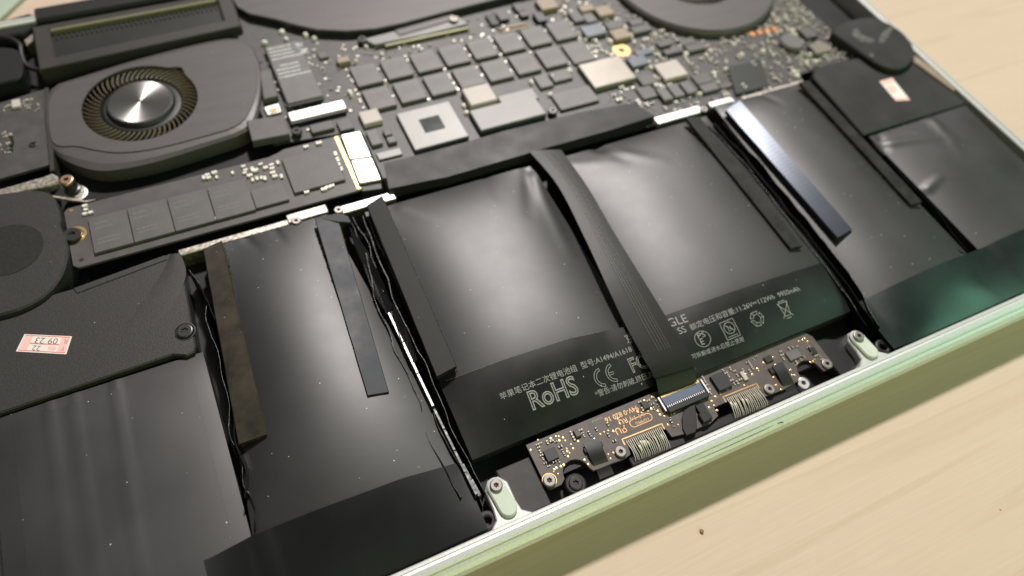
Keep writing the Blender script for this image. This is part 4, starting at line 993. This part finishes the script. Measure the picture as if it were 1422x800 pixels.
for k, (dx, dy) in enumerate(((11, -2.5), (12, -6.2))):
    mb = MB()
    for i in range(7):
        for j in range(7):
            if random.random() < .55: x = WX0+dx+i*.38; y = WY1+dy-j*.4; mb.add([(x, y, -.87), (x+.34, y, -.87), (x+.34, y+.36, -.87), (x, y+.36, -.87)], [(0, 1, 2, 3)])
    o = obj('printed_mark', mb, M['ink_light'], wc)

# ------------------------------------------------------------------ fans
def fan(label, cx, cy, top_poly, bot_poly, rin, bump_dir, zt=-0.8, detail=True):
    f = thing('cooling_fan', label, 'fan', (cx, cy, -7.5), 'cooling fans')
    hole = []
    for i in range(72):
        a = 2*pi*i/72; d = (a-radians(bump_dir)+pi) % (2*pi)-pi
        r = rin + 2.2*exp(-(d/.13)**2); hole.append((cx+r*cos(a), cy+r*sin(a)))
    mb = MB(); mb.prism(top_poly, zt-.6, zt, [hole], c=.12)
    h = obj('housing', mb, M['fan'], f)
    n = len(top_poly)
    mb = MB(); mb.strip([[(x, y, zt-.35) for x, y in top_poly+top_poly[:1]], [(x*.35+u*.65, y*.35+v*.65, zt-.75) for (x, y), (u, v) in zip(top_poly+top_poly[:1], bot_poly+bot_poly[:1])], [(x, y, zt-1.5) for x, y in bot_poly+bot_poly[:1]], [(x, y, -7.4) for x, y in bot_poly+bot_poly[:1]]])
    obj('housing_skirt', mb, M['fan'], f)
    obj('fan_floor', MB().prism(circ(cx, cy, rin+2.6, 40), -7.4, -6.8), M['fan_dark'], f)
    mb = MB(); mb.lathe(cx, cy, [(rin+2.4, -6.8), (rin+2.4, zt-.65)], 48, cap=False); obj('fan_wall', mb, M['fan_dark'], f)
    im = obj('impeller', MB().lathe(cx, cy, [(13.6, -6.5), (13.4, -3.4), (12.6, -2.4), (11.6, -2.2), (11.0, -2.4), (10.9, -1.2), (10.5, -.85)], 56), M['fan_dark'], f, origin=(cx, cy, -6.8), smooth=True)
    hb = obj('hub_cap', MB().lathe(cx, cy, [(10.3, -1.6), (10.3, -.75), (9.95, -.55), (0.35, -.45), (0.2, -.6)], 72), M['hub'], f, origin=(cx, cy, -.55))
    bl = None; nb = 53
    for i in range(nb):
        a = 2*pi*i/nb
        if bl is None:
            rows = []
            for s in range(7):
                r = 13.2+(rin+1.8-13.2)*s/6; th = -.16*(s/6)**1.3*1.8
                rows.append([(r*cos(th)-w*sin(th), r*sin(th)+w*cos(th), z) for w, z in ((-.22, -5.8), (-.22, -1.9), (.05, -1.75), (.28, -1.95), (.28, -5.8))])
            mb = MB(); mb.strip(rows); mb.add(rows[0], [tuple(range(5))]); mb.add(rows[-1], [tuple(range(5))[::-1]])
            bl = obj('blade', mb, M['blade'], f, origin=(0, 0, 0)); place(bl, (cx, cy, 0), f)
        else: dup(bl, (cx, cy, 0), f, a)
    return f
LFx, LFy = -116.3, 181.6
topL = PP([(66, 125), (120, 108), (200, 84), (300, 58), (330, 56), (345, 66), (356, 90), (358, 118), (352, 145), (336, 174), (280, 190), (215, 207), (165, 213), (130, 208), (105, 202), (78, 204), (68, 190)], -.8)
botL = PP([(60, 123), (116, 106), (198, 80), (300, 55), (333, 53), (350, 65), (362, 90), (365, 118), (361, 150), (352, 182), (285, 204), (215, 226), (165, 236), (135, 238), (105, 230), (80, 217), (64, 200)], -2.3)
def smooth_poly(p, n=3):
    for _ in range(n-1):
        q = []
        for i in range(len(p)):
            a, b = Vector(p[i]), Vector(p[(i+1) % len(p)]); q += [tuple(a.lerp(b, .25)), tuple(a.lerp(b, .75))]
        p = q
    return p
fan('grey left fan housing with exposed silver hub and curved blades', LFx, LFy, smooth_poly(topL), smooth_poly(botL), 18.4, 40)
# right fan, mostly outside the picture: round housing seen from its underside edge
Rt = circ(110, 183, 35.2, 64); Rb = circ(110, 183, 36.2, 64)
fan('round dark grey fan housing cut off by the top edge on the right', 110, 183, Rt, Rb, 18.4, 140, zt=-.2)
# middle cover
mc = thing('heat_sink_cover', 'wide dark grey curved cover at the top centre above the memory chips', 'heat sink', (-25, 210, -6))
mt = PP([(318, -8), (330, 10), (346, 19), (380, 26), (412, 35), (440, 41), (480, 43), (520, 40), (560, 32), (628, 14), (700, -4), (760, -18)], -.4) + [(40, 236), (-72, 236)]
hx, hy = P(500, -38, -.4)
hole = circ(hx, hy, 13.5, 48)
obj('cover_plate', MB().prism(mt, -1.6, -.4, [hole], c=.3), M['fan'], mc)
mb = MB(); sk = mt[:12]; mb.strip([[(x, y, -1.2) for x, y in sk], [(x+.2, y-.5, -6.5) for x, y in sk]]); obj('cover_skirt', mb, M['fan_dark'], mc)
obj('opening_floor', MB().prism(circ(hx, hy, 14.5, 40), -5, -4.4), M['fan_dark'], mc)
for u, v in ((463, 2), (483, 6), (517, 2)):
    x, y = P(u, v, -3); mb = MB(); mb.lathe(x, y, [(1.1, -4.4), (1.1, -3), (.7, -2.5)], 12); obj('bright_pin', mb, M['solder'], mc)
# ------------------------------------------------------------------ exhaust vent
rv = thing('exhaust_vent', 'long dark vent frame with sunken panel above the left fan', 'vent', (-110, 220, -6))
obj('frame', MB().prism([(-145, 207.8), (-75.5, 210.5), (-74.8, 233), (-145, 233)], -7, -.6, [[(-139.5, 213.8), (-81, 216), (-80.5, 229.8), (-139.5, 229.8)]], c=.5), M['rad'], rv)
obj('panel', MB().prism([(-140.5, 212.8), (-80, 215.0), (-79.5, 231), (-140.5, 231)], -4, -2.0), M['rad_in'], rv)
obj('trim', MB().box(-139.2, -81, 228.0, 229.6, -2.0, -0.3, .2), M['olive_trim'], rv)
fin = None
for i in range(34):
    x = -138+56*i/33
    if fin is None: fin = obj('fin', MB().box(x-.25, x+.25, 224.8, 227.4, -2.0, -1.5, .05), M['fan_dark'], rv)
    else: dup(fin, (x, 226.1, -2.0), rv)
obj('lower_lip', MB().box(-144.2, -76.6, 208.6, 209.8, -.55, .1, .3, rot=0.036), M['rad'], rv)

# ------------------------------------------------------------------ left speaker
ls = thing('speaker', 'black textured speaker plate with red sticker and round side chamber', 'speaker', (-145, 110, -8))
pp_ = [(-172, 79.6), (-125, 80.6), (-121.5, 78.9), (-119.3, 79.3), (-118.6, 81), (-116.7, 111), (-117.2, 114.2), (-119.6, 114.8), (-142, 111.2), (-146, 112), (-172, 112)]
obj('plate', MB().prism(pp_, -8, -1.2, c=.4), M['spk'], ls)
# ramped facet
A_ = catm([(*P(u, v, -1.1), 0) for u, v in ((236, 353), (222, 378), (190, 420), (140, 478))], 24); B_ = catm([(*P(u, v, -.8), 0) for u, v in ((250, 351), (257, 385), (225, 440), (150, 481))], 24)
rows = []
for i, (p, q) in enumerate(zip(A_, B_)):
    t = i/24; rows.append([(*(p.lerp(q, k/10))[:2], -1.24 + .28*(1-t)*sin(pi*min(k/10, .5))*(1 if k <= 5 else 1-((k-5)/5)**2*t)) for k in range(11)])
mb = MB(); mb.strip(rows); mb.strip([[(x, y, -1.5) for x, y, z in [r[-1] for r in rows]], [r[-1] for r in rows]]); mb.strip([rows[0], [(x, y, -1.5) for x, y, z in rows[0]]])
obj('ramp', mb, M['spk'], ls, smooth=True)
dp = smooth_poly(PP([(-60, 276), (0, 268), (52, 262), (74, 270), (79, 284), (84, 300), (82, 315), (92, 330), (94, 355), (88, 380), (70, 405), (45, 422), (10, 436), (-60, 448)], .5), 3)
obj('chamber', MB().prism(dp, -8, .5, c=.5), M['spk'], ls)
x, y = P(17, 346, .6); obj('chamber_cap', MB().prism(circ(x-1.0, y+.3, 9.2, 48), .5, .62, c=.08), M['spk_dark'], ls)
x, y = P(257, 460, -1); obj('screw', screw_mb(x, y, -1.2, 2.2, .7), [M['steel_dark'], M['blackplastic']], ls)
obj('screw_well', MB().lathe(x, y, [(2.75, -1.15), (2.75, -1.05), (2.55, -1.02), (2.5, -1.18)], 28, cap=False), M['fan_dark'], ls)
obj('plate_lip', MB().prism(PP([(103, 402), (230, 356), (233, 362), (108, 409)], -1.6), -3, -.9, c=.15), M['spk'], ls)
# green-lettered dark slot between drive and plate
mb = MB(); mb.box(*rect((130, 384), (226, 352), -6.5), -8, -6.4); obj('slot_floor', mb, M['blackplastic'], ls)
# ------------------------------------------------------------------ right speaker
rs = thing('speaker', 'black dusty speaker plate with pale pink sticker by the right rim', 'speaker', (148, 105, -8))
obj('plate', MB().prism([(120.5, 80.2), (173, 79.6), (173, 113), (150, 116.5), (127, 118.0), (122.5, 113)], -8, -1.6, c=.4), M['spk_r'], rs)
dp = smooth_poly(PP([(1150, 42), (1178, 27), (1213, 22), (1236, 33), (1254, 44), (1270, 64), (1271, 82), (1252, 97), (1226, 94), (1198, 75), (1172, 56)], .8), 3)
obj('chamber', MB().prism(dp, -8, .8, c=.5), M['spk_r'], rs)
for pts in ([(1180, 45), (1190, 37), (1194, 46), (1204, 52), (1217, 55), (1208, 60), (1192, 57)], [(1223, 47), (1234, 38), (1242, 36), (1236, 46), (1228, 59), (1219, 61)], [(1206, 75), (1212, 73), (1214, 78), (1208, 79)]):
    obj('dust_smear', MB().prism(smooth_poly(PP(pts, .85), 3), .80, .86), M['dustsmear'], rs)
mb = MB(); mb.prism(PP([(1269, 76), (1278, 82), (1332, 122), (1325, 126), (1270, 86)], -.8), -6, -.8, c=.2); obj('foam_gasket', mb, M['tan'], rs)
# ------------------------------------------------------------------ stickers
def quad_poly(pts, z):
    return PP(pts, z)
sk_ = thing('sticker', 'white and red dated warranty sticker on the left speaker plate', 'sticker', (*P(60, 477, -1.1), -1.15), 'warranty stickers')
q = PP([(34, 464), (100, 467), (92, 492), (22, 488)], -1.1)
obj('paper', MB().prism(q, -1.22, -1.10), M['paper'], sk_)
def bil(u, v): 
    a = Vector(q[0]).lerp(Vector(q[1]), u); b = Vector(q[3]).lerp(Vector(q[2]), u); return tuple(a.lerp(b, v))
fz = flat(-1.1)
def qd(u0, u1, v0, v1, m): obj('print_block', MB().prism([bil(u0, v0), bil(u1, v0), bil(u1, v1), bil(u0, v1)], -1.1, -1.085), M[m], sk_)
qd(.03, .97, .04, .09, 'red'); qd(.03, .97, .90, .95, 'red'); qd(.03, .20, .1, .9, 'pink'); qd(.80, .97, .1, .9, 'pink'); qd(.20, .8, .47, .54, 'red'); qd(.60, .76, .62, .84, 'pink')
qd(.27, .45, .16, .42, 'paper'); qd(.52, .72, .16, .42, 'paper'); qd(.27, .45, .6, .86, 'paper')
text_between('printed_text', '22', bil(.45, .62), bil(.29, .62), fz, 'ink_dark', sk_, lift=.03)
text_between('printed_text', '23', bil(.47, .16), bil(.28, .16), fz, 'ink_dark', sk_, lift=.03); text_between('printed_text', '09', bil(.74, .16), bil(.55, .16), fz, 'ink_dark', sk_, lift=.03)
text_between('printed_text', 'Y', bil(.95, .60), bil(.86, .60), fz, 'red', sk_, lift=.03); text_between('printed_text', 'R', bil(.95, .16), bil(.86, .16), fz, 'red', sk_, lift=.03)
sk2 = thing('sticker', 'small faded pink sticker on the right speaker plate', 'sticker', (*P(1242, 124, -1.5), -1.6), 'warranty stickers')
obj('paper', MB().prism(PP([(1221, 113), (1239, 108), (1264, 139), (1244, 140)], -1.5), -1.62, -1.5), M['paper'], sk2)
for pts in ([(1221, 113), (1239, 108), (1243, 113), (1225, 118)], [(1241, 136), (1261, 135.5), (1264, 139), (1244, 140)], [(1230, 122), (1240, 118), (1246, 126), (1238, 130)]):
    obj('print_block', MB().prism(PP(pts, -1.5), -1.5, -1.47), M['pink'], sk2)
# ------------------------------------------------------------------ left side board, bracket, cable
io = thing('port_board', 'brown black side circuit board with upright pin left of the fan', 'circuit board', (-158, 190, -4))
obj('board', MB().prism(PP([(-40, 158), (0, 143), (62, 124), (66, 180), (68, 229), (0, 248), (-40, 260)], -2.5), -3.5, -2.5), M['pcb'], io)
obj('side_wall', MB().prism(PP([(61, 122), (67, 121), (73, 200), (75, 236), (69, 238), (64, 185)], -1.6), -7, -1.6, c=.2), M['rad'], io)
x, y = P(24, 200, -2.4); obj('upright_pin', MB().tube([(x-1.2, y+1.6, -2.5), (x-.6, y+.8, .5), (x, y, 2.0)], .55, 10), M['steel'], io)
obj('crystal', MB().box(*rect((15, 139), (28, 147), -1.5), -2.5, -1.5, .15), M['pinkwhite'], io)
sc2 = cap_proto(io, 'tan', (1.0, .6, .5)); ft = True
for i in range(34):
    u, v = (rnd.uniform(2, 58), rnd.uniform(135, 155)) if i < 20 else (rnd.uniform(0, 14), rnd.uniform(175, 215))
    if v < 124+(62-u)*.32+5: continue
    x, y = P(u, v, -2.2)
    if ft: place(sc2, (x, y, -2.5), io); ft = False
    else: dup(sc2, (x, y, -2.5), io, rnd.choice((0, pi/2)), (rnd.uniform(.5, 1),)*3)
x, y = P(46, 201, -2.5); obj('screw', screw_mb(x, y, -2.6, 1.3, .4), [M['steel_dark'], M['blackplastic']], io)
br = thing('metal_bracket', 'silver bracket bar held by a copper toned screw left of the drive', 'bracket', (-158, 152, -2))
obj('bar', MB().prism(PP([(-40, 276), (0, 262), (60, 245), (72, 240), (80, 244), (81, 254), (70, 257), (8, 272), (5, 277), (-40, 292)], -.5), -3, -.5, c=.35), M['bracket'], br)
x, y = P(92, 249, .8); obj('standoff', MB().lathe(x, y, [(2.4, -7), (2.4, -3.2), (1.9, -3), (1.9, -.2)], 24), M['steel_dark'], br)
obj('screw', screw_mb(x, y, -.2, 2.0, 1.1), [M['copper_screw'], M['blackplastic']], br)
mb = MB(); mb.lathe(x+.6, y-1.6, [(3.4, -5), (3.4, -4.3), (2.6, -4.1)], 24); obj('washer', mb, M['bracket'], br)
obj('arm', MB().prism(PP([(66, 270), (95, 274), (118, 278), (133, 277), (120, 281), (96, 278), (68, 273)], -2), -2.6, -2, c=.1), M['bracket'], br)
ac = thing('antenna_cable', 'black coiled cable and round cap in the top left corner', 'cable', (*P(20, 85, -1), -4))
obj('round_cap', MB().prism(smooth_poly(PP([(-30, 72), (0, 64), (24, 67), (31, 78), (31, 108), (8, 114), (-30, 122)], -.5), 3), -7, -.5, c=.5), M['blackplastic'], ac)
pts = [(*P(u, v, z), z) for u, v, z in ((-5, 52, -2), (14, 54, -1.5), (27, 62, -1.5), (30, 76, -2), (36, 90, -2.5), (52, 97, -3), (78, 97, -3))]
obj('cable_loop', MB().tube([tuple(v) for v in catm(pts, 40)], .9, 8), M['blackplastic'], ac, smooth=True)

# ------------------------------------------------------------------ pale green part at the very corner, crumbs on the table
gx, gy = P(26, -4, TABLE_Z+3); hx_, hy_ = P(-6, 26, TABLE_Z+3)
d = Vector((gx-hx_, gy-hy_)).normalized(); n_ = Vector((-d.y, d.x)); mid = Vector(((gx+hx_)/2, (gy+hy_)/2))
c4 = [mid-d*40, mid+d*40, mid+d*40+n_*50, mid-d*40+n_*50]
tag(obj('metal_cover', MB().prism([tuple(p) for p in c4], TABLE_Z, TABLE_Z+3, c=1.2), M['green']), 'pale green metal edge lying on the wood beyond the hinge corner', 'metal cover')
for u, v, r, lab in ((974, 738, .6, 'larger brown crumb on the wood below the trackpad board'), (1389, 708, .2, 'tiny brown speck on the wood by the right picture edge')):
    x, y = P(u, v, TABLE_Z); mb = MB()
    rr = [[(x+r*sin(pi*j/5)*cos(2*pi*i/8)*(1+.3*noise.noise(Vector((i, j, u)))), y+1.1*r*sin(pi*j/5)*sin(2*pi*i/8), TABLE_Z+r*.55*(1-cos(pi*j/5))) for i in range(9)] for j in range(6)]
    mb.strip(rr); tag(obj('crumb', mb, M['crumb']), lab, 'crumb', 'crumbs on the wooden table')
